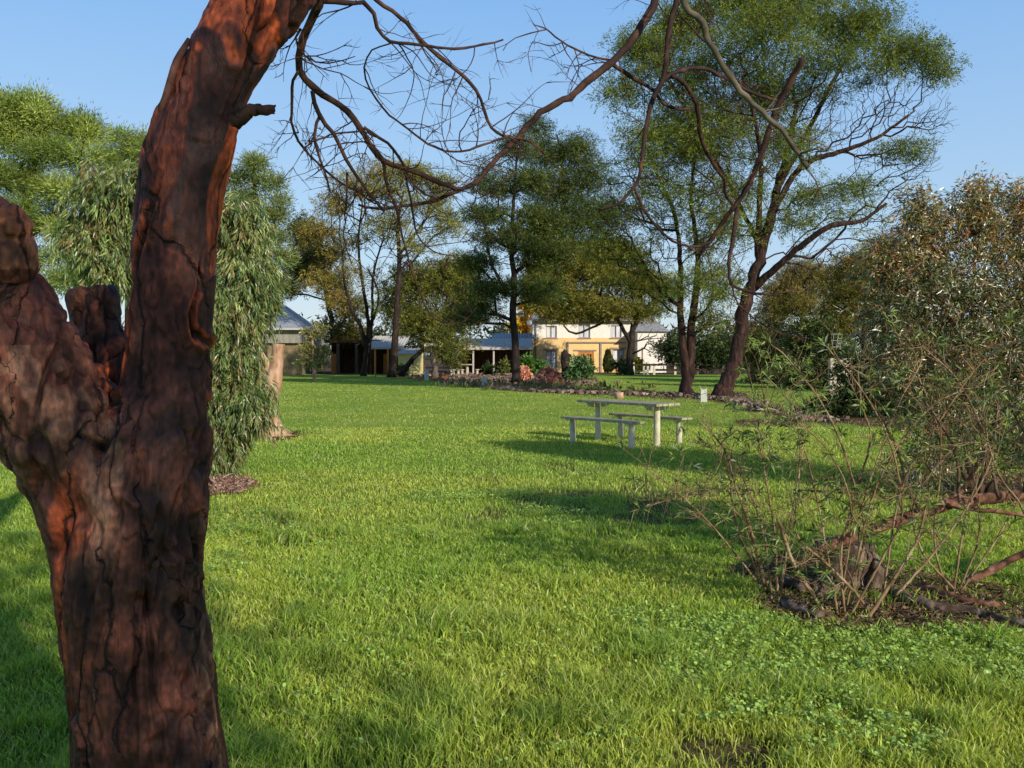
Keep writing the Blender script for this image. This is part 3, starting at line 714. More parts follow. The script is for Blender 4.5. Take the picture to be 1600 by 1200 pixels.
make_tree('twin_stem_tree', 'tall tree with two dark parallel stems rising right behind the picnic table', 'tree', 38,
  [[(1073, 616, 16), (1072, 580, 15), (1068, 545, 10), (1063, 500, 9), (1063, 440, 7), (1061, 380, 5.5), (1052, 330, 4.5), (1030, 280, 3.5), (1010, 230, 2.5)],
   [(1076, 590, 14), (1080, 545, 11), (1083, 490, 10), (1090, 430, 8), (1087, 370, 6), (1080, 320, 5), (1084, 260, 3.5), (1100, 200, 2.5)]],
  [(1010, 250, 60, 50, 70), (1080, 240, 60, 50, 60), (1130, 300, 50, 40, 40), (970, 330, 55, 50, 80), (1040, 330, 60, 50, 60), (1110, 380, 50, 45, 40), (990, 410, 60, 50, 90), (940, 380, 40, 40, 40), (1120, 450, 40, 40, 50), (1040, 460, 35, 30, 30), (1110, 500, 34, 24, 40)],
  WAT+OLIVE, per=40, spread=.3, L=.12, W=.036, seed=12, bark=MBARKR, rtip=.011, step=.45, bias=.3,
  bare=[(1060, 350, 90, 70, 50), (1000, 280, 60, 40, 26)], flat=.5)
make_tree('casuarina_tree', 'dark green layered tree with straight black trunk beside the red firewood heaps', 'tree', 52,
  [[(807, 598, 12), (806, 550, 10), (801, 490, 9), (803, 440, 8), (800, 390, 6), (801, 340, 5), (804, 290, 3.5), (808, 240, 2.5)]],
  [(800, 230, 22, 20, 24), (775, 290, 36, 22, 40), (830, 280, 38, 24, 40), (760, 335, 36, 14, 40), (840, 340, 46, 20, 50), (790, 370, 60, 18, 60), (750, 410, 30, 14, 30), (850, 400, 50, 20, 50), (770, 450, 44, 18, 50), (845, 455, 40, 18, 40), (740, 490, 40, 22, 50), (860, 380, 50, 20, 36)],
  DKG, per=75, spread=.42, L=.19, W=.05, seed=13, rtip=.02, step=.7, flat=.4)
make_tree('casuarina_tree', 'tallest dense dark tree rising behind the house roof, right of the straight black trunk', 'tree', 99,
  [[(868, 586, 12), (866, 480, 10), (870, 400, 9), (880, 330, 7), (878, 260, 4), (870, 210, 2)]],
  [(835, 200, 20, 16, 24), (850, 240, 40, 26, 60), (895, 240, 40, 28, 70), (920, 280, 44, 30, 80), (860, 300, 50, 32, 80), (900, 340, 66, 32, 110), (930, 390, 50, 22, 60), (860, 360, 44, 24, 60), (760, 262, 26, 16, 10), (940, 330, 30, 20, 30), (900, 395, 60, 20, 50), (870, 420, 50, 26, 60)],
  DKG, per=80, spread=.75, L=.28, W=.08, seed=14, rtip=.02, step=.8, flat=.45)
make_tree('olive_tree', 'broad low olive-green tree shading the front of the yellow and white house', 'tree', 76,
  [[(983, 584, 10), (985, 545, 9), (990, 510, 7), (1000, 480, 5), (1005, 450, 3)], [(985, 535, 6), (970, 508, 5), (955, 480, 4), (930, 455, 3)], [(962, 492, 4), (940, 505, 3), (900, 521, 3), (882, 510, 2), (880, 490, 1.5)]],
  [(845, 470, 22, 20, 50), (880, 490, 40, 10, 60), (940, 490, 50, 8, 50), (870, 400, 40, 24, 60), (870, 440, 36, 24, 70), (905, 470, 45, 16, 90), (930, 425, 46, 28, 110), (980, 440, 46, 26, 100), (1025, 450, 36, 26, 80), (1010, 485, 34, 14, 50), (955, 480, 50, 14, 90), (860, 478, 26, 12, 30), (905, 405, 40, 16, 50), (965, 395, 50, 20, 60)],
  OLIVE, per=55, spread=.5, L=.24, W=.07, seed=15, rtip=.022, step=.8, flat=.5, bare=[(1020, 530, 30, 25, 40)])
make_tree('pale_wattle', 'thin multi-stemmed pale tree in front of the dark carport', 'tree', 72,
  [[(568, 586, 7), (572, 545, 7), (563, 510, 5), (548, 480, 4), (538, 440, 3), (535, 400, 2)], [(573, 548, 6), (575, 500, 5), (566, 440, 4), (560, 380, 3), (566, 320, 2)], [(577, 545, 5), (582, 490, 4), (583, 430, 3), (600, 370, 2)], [(583, 500, 4), (592, 460, 3), (575, 420, 2.5)]],
  [(520, 320, 34, 22, 50), (560, 290, 44, 22, 60), (500, 360, 26, 20, 40), (600, 270, 40, 14, 40), (540, 380, 40, 30, 40), (600, 350, 50, 30, 30), (570, 430, 40, 24, 20), (530, 470, 20, 16, 20), (500, 440, 20, 16, 20)],
  [(.19, .17, .06), (.15, .15, .05), (.11, .12, .04), (.21, .16, .07)], per=46, spread=.5, L=.2, W=.06, seed=16, rtip=.018, step=.7, flat=.45, bare=[(570, 360, 70, 70, 80)])
make_tree('pale_wattle', 'tall flat-topped pale tree with one thick dark trunk left of the yellow wall', 'tree', 68,
  [[(612, 588, 10), (618, 530, 9), (621, 470, 8), (624, 410, 6), (622, 350, 4), (630, 300, 3)], [(622, 400, 5), (660, 350, 3), (690, 310, 2)]],
  [(640, 272, 44, 14, 60), (685, 285, 30, 14, 40), (610, 300, 40, 16, 40), (660, 320, 46, 20, 40), (700, 350, 26, 22, 40), (600, 350, 40, 24, 30), (650, 380, 46, 24, 30), (690, 300, 20, 20, 20)],
  [(.14, .16, .045), (.17, .17, .055), (.11, .13, .04)], per=46, spread=.5, L=.2, W=.06, seed=17, rtip=.018, step=.7, flat=.4, bare=[(640, 370, 60, 60, 70)])
make_tree('leaning_tree', 'bushy olive tree with a trunk slanting right over the pergola', 'tree', 70,
  [[(626, 588, 8), (645, 560, 6), (672, 535, 5), (700, 510, 3), (720, 490, 2)], [(660, 545, 4), (660, 500, 3), (650, 450, 2)]],
  [(650, 440, 40, 36, 110), (700, 440, 40, 34, 120), (640, 500, 34, 30, 80), (690, 500, 44, 26, 110), (735, 470, 26, 30, 70), (700, 540, 36, 14, 40), (720, 420, 26, 20, 50), (610, 470, 20, 30, 40)],
  OLIVE[:3]+DKG[2:3], per=62, spread=.5, L=.22, W=.07, seed=18, rtip=.02, step=.8, flat=.6)
make_tree('dark_evergreen', 'dark low-crowned evergreen overhanging the grey hip roof', 'tree', 84,
  [[(525, 583, 8), (520, 520, 7), (510, 460, 6), (500, 400, 4), (490, 370, 2)]],
  [(475, 365, 26, 24, 80), (500, 400, 34, 24, 90), (470, 420, 30, 22, 80), (520, 440, 30, 24, 60), (450, 450, 20, 12, 30), (545, 480, 26, 26, 60), (540, 520, 30, 16, 50)],
  [(.06, .075, .025), (.11, .10, .03), (.045, .055, .02)], per=62, spread=.55, L=.24, W=.08, seed=19, rtip=.02, step=.9, flat=.5)
make_tree('garden_tree', 'gnarled grey tree with cut limbs under the pergola beam', 'tree', 66,
  [[(680, 591, 8), (678, 565, 7), (674, 548, 5), (668, 535, 3)], [(679, 568, 5), (688, 550, 3), (690, 530, 2)]],
  [(690, 520, 20, 12, 20), (710, 556, 12, 18, 24), (690, 545, 16, 10, 16)], DKG+OLIVE, per=50, spread=.35, L=.18, W=.07, seed=20, rtip=.015, step=.5, bark=MBARKG)
# pines
def pine(label, d, trunk, pads, seed, col=PINE, per=330, spread=.42):
    lines = [spline(px_line(t, d), .6) for t in trunk]; lines[0][0, 2] = -.05
    t = thing('pine_tree', label, 'tree', (lines[0][0, 0], lines[0][0, 1], 0), 'tall pines behind the left shrub')
    tubes('trunk', lines, MBARK, t, 10)
    tg = blob([(*q[:4], int(q[4]*.55)) for q in pads], d, seed, .4)
    tubes('limbs', grow(lines, tg, .9, .02, bias=.3, seed=seed), MBARK, t, 5)
    r = rg(seed); n = len(tg)*per; base = np.repeat(tg, per, 0)
    p = base+r.normal(size=(n, 3))*np.array([spread, spread, spread*.8])
    D = unit(p-base+np.array([0, 0, .25])+r.normal(size=(n, 3))*.22)
    S = unit(np.cross(D, r.normal(size=(n, 3)))); ll = .24*(1+.3*r.normal(size=n)).clip(.5, 1.6); ww = .055
    V = np.stack([p-S*ww/2, p+S*ww/2, p+D*ll[:, None]], 1).reshape(-1, 3)
    c = np.array(col)[np.repeat(r.integers(0, len(col), len(tg)), per)]*(1+.2*r.normal(size=(n, 1))).clip(.5, 1.6)
    c = c*np.repeat((1+.15*r.normal(size=(len(tg), 1))).clip(.6, 1.4), per, 0)
    mesh('crown', V, np.arange(n*3).reshape(-1, 3), MLEAF, t, np.repeat(c, 3, 0))
pine('biggest pine with broad layered crown at the far left edge', 52, [[(10, 590, 14), (15, 480, 12), (30, 380, 10), (45, 300, 7), (55, 220, 4), (60, 165, 2)], [(30, 380, 6), (90, 330, 5), (130, 260, 3)], [(20, 420, 6), (-60, 330, 5), (-90, 250, 3)]],
     [(40, 165, 46, 14, 34), (90, 190, 46, 16, 40), (10, 200, 50, 18, 40), (130, 205, 28, 14, 20), (60, 235, 60, 18, 40), (-50, 190, 50, 18, 30), (130, 250, 30, 14, 18), (20, 280, 60, 20, 40), (110, 300, 50, 18, 36), (-60, 280, 60, 26, 36), (50, 340, 70, 24, 46), (120, 370, 40, 22, 30), (-40, 370, 60, 30, 30), (30, 400, 70, 30, 40), (110, 430, 50, 30, 30), (-110, 240, 50, 30, 26)], 31)
pine('lower rounder pine partly hidden behind the foreground trunk', 60, [[(205, 590, 10), (205, 450, 9), (205, 330, 7), (205, 240, 3)]],
     [(205, 222, 30, 10, 26), (180, 250, 30, 14, 28), (230, 245, 30, 14, 28), (200, 280, 46, 18, 44), (165, 310, 36, 18, 30), (240, 320, 40, 20, 30), (200, 360, 60, 24, 44), (170, 420, 50, 30, 40)], 32)
pine('slender pine with open blue gaps standing above the grey hip roof', 58, [[(398, 590, 9), (400, 450, 7), (402, 360, 5), (398, 290, 3), (395, 255, 2)], [(400, 400, 3), (430, 360, 2)], [(402, 370, 3), (375, 320, 2)]],
     [(395, 258, 28, 8, 18), (372, 280, 24, 9, 16), (420, 285, 26, 9, 18), (440, 315, 12, 8, 8), (390, 310, 34, 9, 20), (425, 335, 26, 9, 18), (375, 345, 28, 10, 18), (430, 368, 28, 10, 18), (395, 385, 40, 12, 24), (440, 400, 20, 12, 14), (380, 420, 40, 16, 26), (430, 440, 26, 14, 18)], 33, [(.2, .25, .07), (.25, .29, .08), (.15, .19, .06)], per=230, spread=.36)

# weeping gum behind the foreground trunk
wg = blob([(*q[:4], int(q[4]*.75)) for q in [(170, 300, 60, 46, 110), (140, 370, 50, 50, 100), (220, 280, 60, 40, 80), (190, 410, 60, 40, 80), (290, 330, 70, 60, 110), (370, 350, 45, 46, 110), (395, 420, 38, 50, 120), (370, 480, 46, 50, 140), (310, 450, 70, 80, 120), (360, 560, 40, 46, 110), (385, 620, 34, 36, 80), (350, 670, 34, 40, 90), (300, 600, 60, 70, 90), (340, 715, 26, 20, 40), (396, 470, 24, 50, 50), (400, 640, 22, 30, 30)]], 11.9, 41, .55)
t = thing('weeping_gum', 'bushy weeping gum with long drooping grey-green leaves behind the big trunk', 'tree', (*G(335, 748)[:2], 0))
tl = [spline(px_line([(338, 756, 7), (335, 680, 6), (330, 600, 6), (325, 500, 5), (300, 400, 4), (260, 320, 2.5)], 11.9), .15), spline(px_line([(330, 600, 4), (365, 500, 3), (385, 400, 2)], 11.9), .15), spline(px_line([(325, 520, 4), (230, 420, 3), (160, 350, 2)], 11.9), .15)]
tubes('trunk', tl, MBARKG, t, 9); tubes('limbs', grow(tl, wg, .14, .004, bias=.4, seed=41, up=.5), MSTEMD, t, 5)
V, Q, c = leaves(wg, 72, .13, .115, .018, [(.21, .29, .08), (.16, .23, .06), (.26, .31, .10), (.11, .17, .05), (.28, .22, .08)], 42, droop=1.0, flat=1.0, jit=.85, lv=.25, tuft=9, hang=.13)
mesh('crown', V, Q, MGUM, t, c)

# reddish gum shrub on the right
rgp = blob([(1440, 370, 40, 50, 120), (1520, 350, 50, 50, 170), (1610, 370, 60, 60, 200), (1400, 420, 50, 40, 130), (1470, 440, 80, 60, 280), (1580, 470, 80, 70, 300), (1400, 500, 60, 46, 190), (1480, 540, 80, 60, 260), (1580, 590, 80, 70, 260), (1410, 580, 46, 50, 120), (1470, 650, 70, 50, 170), (1590, 690, 70, 50, 150), (1700, 480, 90, 120, 300), (1450, 720, 50, 26, 70), (1700, 650, 80, 80, 160), (1530, 308, 16, 22, 60), (1600, 312, 18, 20, 60), (1440, 322, 16, 24, 60), (1375, 395, 16, 20, 30)], 10.2, 51, .5)
t = thing('red_gum_shrub', 'tall dense gum shrub with glossy green and coppery leaves at the right edge', 'shrub', (*G(1520, 765)[:2], 0))
tl = [spline(px_line(q, 10.2), .15) for q in ([(1520, 775, 7), (1510, 680, 6), (1500, 560, 5), (1480, 450, 3), (1450, 370, 2)], [(1530, 775, 6), (1560, 640, 5), (1590, 500, 4), (1610, 390, 2)], [(1515, 760, 5), (1470, 650, 4), (1430, 560, 3), (1410, 480, 2)], [(1540, 770, 5), (1640, 640, 4), (1700, 520, 3)], [(1510, 640, 4), (1520, 480, 3), (1525, 350, 2)])]
tubes('trunk', tl, MSTEMD, t, 8); tubes('limbs', grow(tl, rgp, .14, .0035, bias=.4, seed=51, up=.4), MSTEMD, t, 5)
V, Q, c = leaves(rgp[::2], 54, .11, .062, .015, [(.11, .15, .045), (.17, .19, .06), (.20, .15, .06), (.34, .14, .05), (.09, .13, .045), (.33, .26, .10), (.15, .19, .06), (.12, .16, .05), (.45, .42, .3)], 52, droop=.3, flat=1.0, lv=.25, cv=.3, tuft=9, tight=.3)
hi = np.repeat(np.repeat((rgp[::2, 2] > P(0, 420, 10.2)[2]), 54), 4)[:, None]
c = np.where(hi & (np.repeat(rg(4).random(len(rgp[::2])*54), 4) < .5)[:, None], c*1.25+np.array([.12, .035, .005]), c)
mesh('crown', V, Q, MRED, t, c)

# right background trees
make_tree('bare_twiggy_tree', 'brown-grey twiggy round tree behind the leaning wattle', 'tree', 62, [[(1255, 580, 7), (1255, 520, 6), (1250, 470, 4), (1245, 430, 2)]],
  [(1250, 430, 36, 22, 90), (1220, 455, 30, 22, 70), (1290, 440, 36, 22, 80), (1250, 475, 60, 20, 110), (1310, 480, 30, 20, 60), (1205, 490, 26, 20, 50)],
  [(.14, .13, .06), (.12, .115, .045), (.17, .15, .07), (.09, .10, .035)], per=60, spread=.35, L=.2, W=.045, seed=61, rtip=.015, step=.6, bare=[(1250, 440, 70, 40, 80)])
make_tree('background_tree', 'olive-brown tree left of the coppery shrub, its crown level with the wattle fork', 'tree', 50, [[(1350, 600, 8), (1350, 520, 6), (1350, 440, 3)]],
  [(1340, 420, 40, 24, 90), (1380, 400, 36, 26, 90), (1330, 460, 46, 26, 110), (1380, 470, 40, 40, 110), (1310, 505, 40, 18, 60)],
  [(.08, .095, .03), (.11, .11, .035), (.06, .075, .028), (.15, .12, .04)], per=62, spread=.34, L=.15, W=.05, seed=62, rtip=.015, step=.6)
make_tree('autumn_tree', 'yellow autumn tree glowing behind the left gable of the house', 'tree', 104, [[(838, 575, 5), (838, 520, 4), (838, 470, 2)]],
  [(836, 450, 18, 16, 50), (828, 480, 16, 16, 50), (842, 500, 16, 12, 40), (818, 510, 14, 16, 40), (835, 430, 12, 10, 24)], [(.5, .32, .03), (.42, .3, .04), (.3, .26, .05)], per=50, spread=.5, L=.3, W=.12, seed=63, rtip=.02, step=1)
def bush(name, label, d, clumps, cols, per, spread, L, W, seed, base, cat='shrub', mat=None, group=None, stems=True):
    pts = blob(clumps, d, seed, .6); pts[:, 2] = np.maximum(pts[:, 2], .05)
    b0 = np.array([P(base, 560, d)[0], d, 0.])
    t = thing(name, label, cat, b0, group)
    if stems:
        r = rg(seed); tl = [spline(np.array([[*(b0+[0, 0, -.03]), .03], [*(b0+(pts[r.integers(len(pts))]-b0)*.6), .01]]), .2) for _ in range(5)]
        tubes('stems', tl, MSTEMD, t, 6)
    V, Q, c = leaves(pts, per, spread, L, W, cols, seed, 0, .8); V[:, 2] = np.maximum(V[:, 2], .01)
    mesh('foliage', V, Q, mat or MLEAF, t, c); return t
bush('hedge', 'dark clipped hedge behind the fence between the twin-stemmed tree and the wattle', 78, [(1060, 548, 30, 20, 120), (1110, 552, 30, 22, 160), (1150, 550, 30, 24, 120)], DKG, 60, .5, .25, .1, 71, 1105)
bush('understorey_shrub', 'dark shrubbery right of the leaning wattle trunk, nearest to it', 52, [(1205, 540, 34, 30, 110), (1230, 590, 36, 30, 110), (1200, 600, 26, 20, 60)], DKG+OLIVE[:1], 60, .4, .2, .08, 72, 1215)
bush('understorey_shrub', 'dark green shrubbery under the twiggy round tree', 44, [(1270, 530, 40, 30, 120), (1310, 580, 40, 36, 130), (1260, 600, 36, 24, 90)], DKG+OLIVE[:2], 60, .36, .18, .07, 73, 1285)
bush('understorey_shrub', 'dark green shrubbery just left of the coppery shrub', 24, [(1360, 600, 50, 50, 190), (1330, 640, 40, 26, 100), (1420, 620, 50, 60, 160), (1290, 645, 30, 16, 60)], DKG+OLIVE[:1], 60, .2, .11, .04, 74, 1370)
bush('rounded_shrub', 'yellow-green rounded shrub leaning against the wattle trunk', 46, [(1172, 530, 26, 20, 80), (1185, 555, 20, 20, 50)], YG, 60, .3, .15, .05, 75, 1175)
bush('garden_shrub', 'large-leaved grey-green shrub right of the tall dead stump', 60, [(905, 570, 14, 10, 40), (918, 578, 10, 8, 24), (898, 582, 10, 8, 20)], [(.10, .2, .07), (.07, .15, .06), (.16, .27, .1)], 26, .2, .24, .11, 76, 906)
bush('garden_shrub', 'bright green shrub behind the red firewood heaps', 66, [(826, 566, 12, 8, 26), (842, 572, 12, 7, 26), (818, 574, 10, 6, 16)], [(.12, .24, .04), (.08, .18, .04)], 26, .2, .24, .11, 77, 830)
bush('garden_shrub', 'dark leafy shrub at the foot of the right house window', 74, [(966, 572, 9, 8, 26), (975, 577, 7, 6, 14)], DKG, 30, .22, .24, .1, 78, 968)
bush('garden_shrub', 'yellow-flowering shrub at the corner of the white wing', 80, [(994, 568, 9, 5, 20), (1002, 573, 10, 5, 20)], [(.6, .5, .03), (.4, .4, .04), (.12, .2, .04)], 26, .22, .24, .12, 79, 998)
bush('garden_shrub', 'dark green shrub in front of the veranda', 72, [(763, 578, 9, 6, 26)], DKG, 30, .2, .22, .1, 80, 763)
bush('garden_shrub', 'upright yellow-green shrub before the veranda wall', 70, [(787, 568, 5, 9, 22), (788, 575, 5, 7, 16)], YG+[(.2, .24, .05)], 30, .14, .2, .07, 81, 788)
bush('garden_shrub', 'green bush at the foot of the yellow wall', 73, [(630, 578, 8, 6, 24)], [(.08, .15, .03), (.12, .19, .04)], 30, .16, .2, .08, 82, 630)
# conifer
cn = thing('conifer', 'small cone-shaped conifer beside the french doors', 'tree', (*P(950, 582, 82)[:2], 0))
r = rg(83); n = 900; h_ = r.random(n)**1.2; a_ = r.random(n)*6.283; pc = np.array([P(950, 582, 82)[0], 82, 0])
rad = .36*np.sin(np.pi*(h_*.8+.2)).clip(.05)**.7; pts = pc+np.stack([np.cos(a_)*rad, np.sin(a_)*rad, .1+h_*2.0], -1)
V, Q, c = leaves(pts, 8, .06, .14, .05, [(.06, .085, .025), (.09, .11, .03)], 84, droop=-1.2); mesh('crown', V, Q, MLEAF, cn, c)
tubes('trunk', [np.array([[*pc, .06], [*(pc+[0, 0, 1.6]), .02]])], MBARK, cn, 6)
# young tree on the left lawn
make_tree('young_tree', 'young leafy tree planted alone on the lawn in front of the grey-roofed building', 'tree', 58, [[(491, 595, 3.2), (491, 575, 3), (489, 550, 2.2), (488, 525, 1.5)]],
  [(488, 520, 16, 10, 22), (500, 512, 10, 8, 10), (478, 545, 14, 10, 22), (497, 548, 16, 12, 26), (488, 565, 20, 10, 26), (475, 565, 10, 8, 10), (503, 567, 9, 8, 12)],
  [(.14, .17, .07), (.10, .13, .05), (.26, .25, .14)], per=24, spread=.16, L=.17, W=.07, seed=85, rtip=.01, step=.3, bark=MPALE, lmat=MGUM, flare=1.1, tk=1, pk=1.2, ck=1.1)
# shrub just outside the right edge of the view
bush('shade_shrub', 'leafy shrub beyond the right edge that shades the lawn in front of the shoots', 4.3, [(2480, 330, 230, 150, 60), (2600, 150, 260, 180, 90), (2380, 120, 160, 110, 40)], OLIVE, 60, .12, .09, .025, 88, 2520)
# far woodland
r = rg(90); pts = []
for k in range(620):
    px = r.uniform(-300, 1900); d = r.uniform(112, 150); top = 28+16*vnoise(px, 0, .012, 4)+10*vnoise(px, 3, .05, 5)
    pts.append([*P(px, 556-r.random()**.8*top, d)])
V, Q, c = leaves(np.array(pts), 60, 1.3, .7, .3, [(.06, .075, .03), (.085, .09, .035), (.045, .06, .03), (.10, .10, .04)], 91)
tag(mesh('far_woodland', V, Q, MLEAF, col=c), 'olive band of distant trees behind all the buildings', 'woodland', kind='stuff')
# shade tree behind the photographer
sp_ = rg(95); st_ = thing('shade_tree', 'gum tree standing behind the viewpoint that throws dappled shade', 'tree', (4.9, -3.4, 0))
tl = [spline(np.array([[4.9, -3.4, -.05, .16], [4.7, -3.5, 1.5, .13], [4.3, -3.6, 3.2, .10], [4.6, -4.4, 5.2, .05]]), .3)]
tubes('trunk', tl, MBARKG, st_, 10)
tg = np.vstack([np.array([4.95, -4.9, 5.3])+unit(sp_.normal(size=(110, 3)))*(sp_.random(110)**.4)[:, None]*np.array([1.7, 1.6, 1.9]), np.array([2.3, -1.55, 3.15])+unit(sp_.normal(size=(46, 3)))*(sp_.random(46)**.5)[:, None]*np.array([.75, .7, 1.35])])
tubes('limbs', grow(tl, tg, .3, .010, seed=95), MBARKG, st_, 5)
V, Q, c = leaves(tg, 24, .17, .13, .03, [(.1, .14, .05)], 96, droop=.8); mesh('crown', V, Q, MGUM, st_, c)

# ================================================================== cut trunk by the gum, stumps
def lumpy(name, rows, d, mat, parent, seed, amp=.15, sides=16, extra=()):
    """irregular woody tube with a flat broken top"""
    lines = []
    for rws in (rows, *extra):
        s = spline(px_line(rws, d), .05 if d < 30 else .12); lines.append(s)
    V, Fs = tube_arrays(lines, sides); rr = rg(seed)
    R = px_line(rows, d)[0, 3]
    q = np.array([mnoise.noise((v[0]*2.2/R*.25+seed, v[1]*2.2/R*.25, v[2]*1.1/R*.25)) for v in V])
    q2 = np.array([mnoise.noise((v[0]*9/R*.25, v[1]*9/R*.25+seed, v[2]*3/R*.25)) for v in V])
    cx = np.interp(V[:, 2], lines[0][:, 2], lines[0][:, 0]) if lines[0][-1, 2] > lines[0][0, 2] else V[:, 0].mean()
    off = unit(np.stack([V[:, 0]-cx, V[:, 1]-d, np.zeros(len(V))], -1))*(q*R*amp*3+q2*R*amp*1.2)[:, None]
    return mesh(name, V+off, Fs, mat, parent, smooth=True)
dt = thing('cut_trunk', 'pale pinkish cut tree trunk with flat top and flared dark base behind the weeping gum', 'stump', (*G(425, 682)[:2], 0))
lumpy('trunk', [(432, 690, 26), (424, 668, 15), (420, 640, 13), (424, 600, 15), (430, 570, 13), (433, 548, 12), (434, 537, 13)], 18.2, MPALE, dt, 1, .12, extra=[[(422, 612, 10), (412, 575, 10), (398, 548, 9), (388, 528, 9)]])
lumpy('root', [(430, 674, 14), (450, 680, 6), (475, 684, 3)], 18.2, MBARKR, dt, 2, .1)
ds = thing('dead_stump', 'tall black forked dead stump between the firewood and the grey-green shrub', 'stump', (*G(886, 592)[:2], 0))
lumpy('trunk', [(887, 596, 13), (886, 585, 9), (884, 570, 8), (883, 555, 8), (879, 549, 5)], 62, MBARK, ds, 3, .12, extra=[[(884, 568, 6), (889, 558, 5), (892, 553, 3)]])
ds2 = thing('small_stump', 'small pale sawn stump on the stone edging left of the twin-stemmed tree', 'stump', (*G(968, 622)[:2], 0))
lumpy('stump', [(968, 625, 8), (967, 617, 6), (967, 613, 6)], 34, MPALE, ds2, 4, .1)

# ================================================================== picnic table and benches
MPAINT = rough('weathered_cream_paint', [(.3, (.34, .32, .22)), (.5, (.56, .52, .38)), (.7, (.66, .62, .46))], (1, 1, .6), 9, bump=.15, bd=.004, r=.7)
MPLANK = rough('grey_green_plank', [(.3, (.20, .18, .11)), (.5, (.36, .33, .21)), (.7, (.5, .46, .31))], (1, 1, 1), 11, bump=.2, bd=.004, r=.75)
AX = unit(np.array([.633, -.774])); PX_ = np.array([.774, .633]); TC = np.array([2.12, 16.55])
def oriented(mb, c, la, lw, z0, z1):
    c = np.array(c); k = [c+AX*i*la/2+PX_*j*lw/2 for i, j in ((-1, -1), (1, -1), (1, 1), (-1, 1))]
    return mb.hexa([(*q, z0) for q in k], [(*q, z1) for q in k])
pt = thing('picnic_table', 'cream wooden picnic table on two round posts standing between two benches', 'table', (*TC, 0))
W_ = .64
mb = MB()
for j in range(4): oriented(mb, TC+PX_*((j-1.5)*W_/4), 2.02, W_/4-.008, .715, .76)
mb.build('tabletop', MPLANK, pt, bevel=.004)
for sg in (-1, 1):
    c0 = TC+AX*sg*.74
    mb = MB(); k = [c0+AX*i*.05+PX_*j for i, j in ((-1, -.2), (1, -.2), (1, .2), (-1, .2))]; k2 = [c0+AX*i*.05+PX_*j for i, j in ((-1, -.29), (1, -.29), (1, .29), (-1, .29))]
    mb.hexa([(*q, .63) for q in k], [(*q, .712) for q in k2]); mb.build('crossbeam', MPAINT, pt, bevel=.004)
    MB().cyl(*c0, -.1, .628, .062, .058, 20).build('leg', MPAINT, pt, smooth=True)
def bench(c0, label):
    b = thing('picnic_bench', label, 'bench', (*c0, 0), 'benches of the picnic table')
    mb = MB()
    for j in (-1, 1): oriented(mb, c0+PX_*j*.075, 1.85, .14, .435, .475)
    mb.build('seat', MPLANK, b, bevel=.004)
    for sg in (-1, 1):
        q = c0+AX*sg*.74
        mb = MB(); oriented(mb, q, .09, .26, .405, .4345); mb.build('crossbeam', MPAINT, b)
        MB().cyl(*q, -.1, .404, .06, .056, 18).build('leg', MPAINT, b, smooth=True)
bench(np.array([1.6, 16.03]), 'cream backless bench on the near left side of the picnic table')
bench(np.array([2.6, 16.98]), 'cream backless bench on the far right side of the picnic table')

# ================================================================== buildings
MYEL = rough('yellow_render', [(.3, (.70, .48, .19)), (.5, (.80, .60, .27)), (.7, (.84, .66, .34))], (1, 1, 1), 1.2, bump=.15, bd=.01, two=(.35, (.78, .50, .22)))
MYE2 = rough('bright_yellow_render', [(.3, (.74, .62, .24)), (.7, (.84, .74, .34))], (1, 1, 1), 1.5, bump=.1)
MWHT = rough('white_render', [(.3, (.76, .71, .63)), (.6, (.86, .82, .75))], (1, 1, 1), 2, bump=.1)
MTRIM = rough('grey_pink_trim', [(.3, (.25, .19, .17)), (.7, (.36, .28, .25))], ns=3, bump=.1)
MSLATE = rough('slate_roof', [(.3, (.16, .16, .17)), (.5, (.28, .28, .29)), (.7, (.40, .39, .39))], (1, 1, 3), 3, bump=.5, bd=.05)
MTIN = rough('corrugated_grey_roof', [(.3, (.22, .25, .29)), (.5, (.33, .36, .40)), (.7, (.46, .46, .46))], (1, 1, 1), 2.5, bump=.2, r=.75)
MTINP = rough('pale_tin_roof', [(.3, (.46, .43, .38)), (.7, (.66, .62, .54))], ns=2.5, bump=.1, r=.85)
MTINB = rough('blue_grey_tin_roof', [(.3, (.06, .09, .13)), (.7, (.11, .15, .20))], ns=2.5, bump=.1, r=.4)
MBRN = rough('brown_timber_wall', [(.3, (.025, .014, .01)), (.5, (.07, .035, .02)), (.7, (.14, .07, .035))], (3, 3, .3), 3, bump=.3)
MORA = rough('varnished_orange_wood', [(.3, (.42, .17, .035)), (.7, (.62, .28, .07))], (4, 4, .6), 3, bump=.1, r=.5)
MDRK = rough('dark_interior', [(.3, (.006, .006, .007)), (.7, (.02, .018, .016))], ns=2, bump=0)
MGRY = rough('grey_boards', [(.3, (.20, .19, .17)), (.7, (.33, .31, .28))], (2, 2, .4), 3, bump=.2)
MBEI = rough('mudbrick_wall', [(.3, (.12, .085, .045)), (.5, (.22, .16, .09)), (.7, (.33, .25, .15))], ns=1.4, bump=.3)
MPOST = rough('painted_post', [(.3, (.42, .38, .36)), (.7, (.58, .54, .52))], ns=5, bump=.1)
MCUR = rough('white_curtain', [(.35, (.42, .45, .52)), (.6, (.78, .8, .84))], (7, 7, .3), 2.5, bump=.4, bd=.05)
gl, nt, out = newmat('dark_window_glass')
b_ = N(nt, 'ShaderNodeBsdfPrincipled'); b_.inputs['Base Color'].default_value = (.03, .02, .03, 1); b_.inputs['Roughness'].default_value = .08
nt.links.new(b_.outputs[0], out.inputs['Surface']); MGLS = gl
def X_(px, d): return (px-800)/F*d
def Z_(py, d): return P(800, py, d)[2]
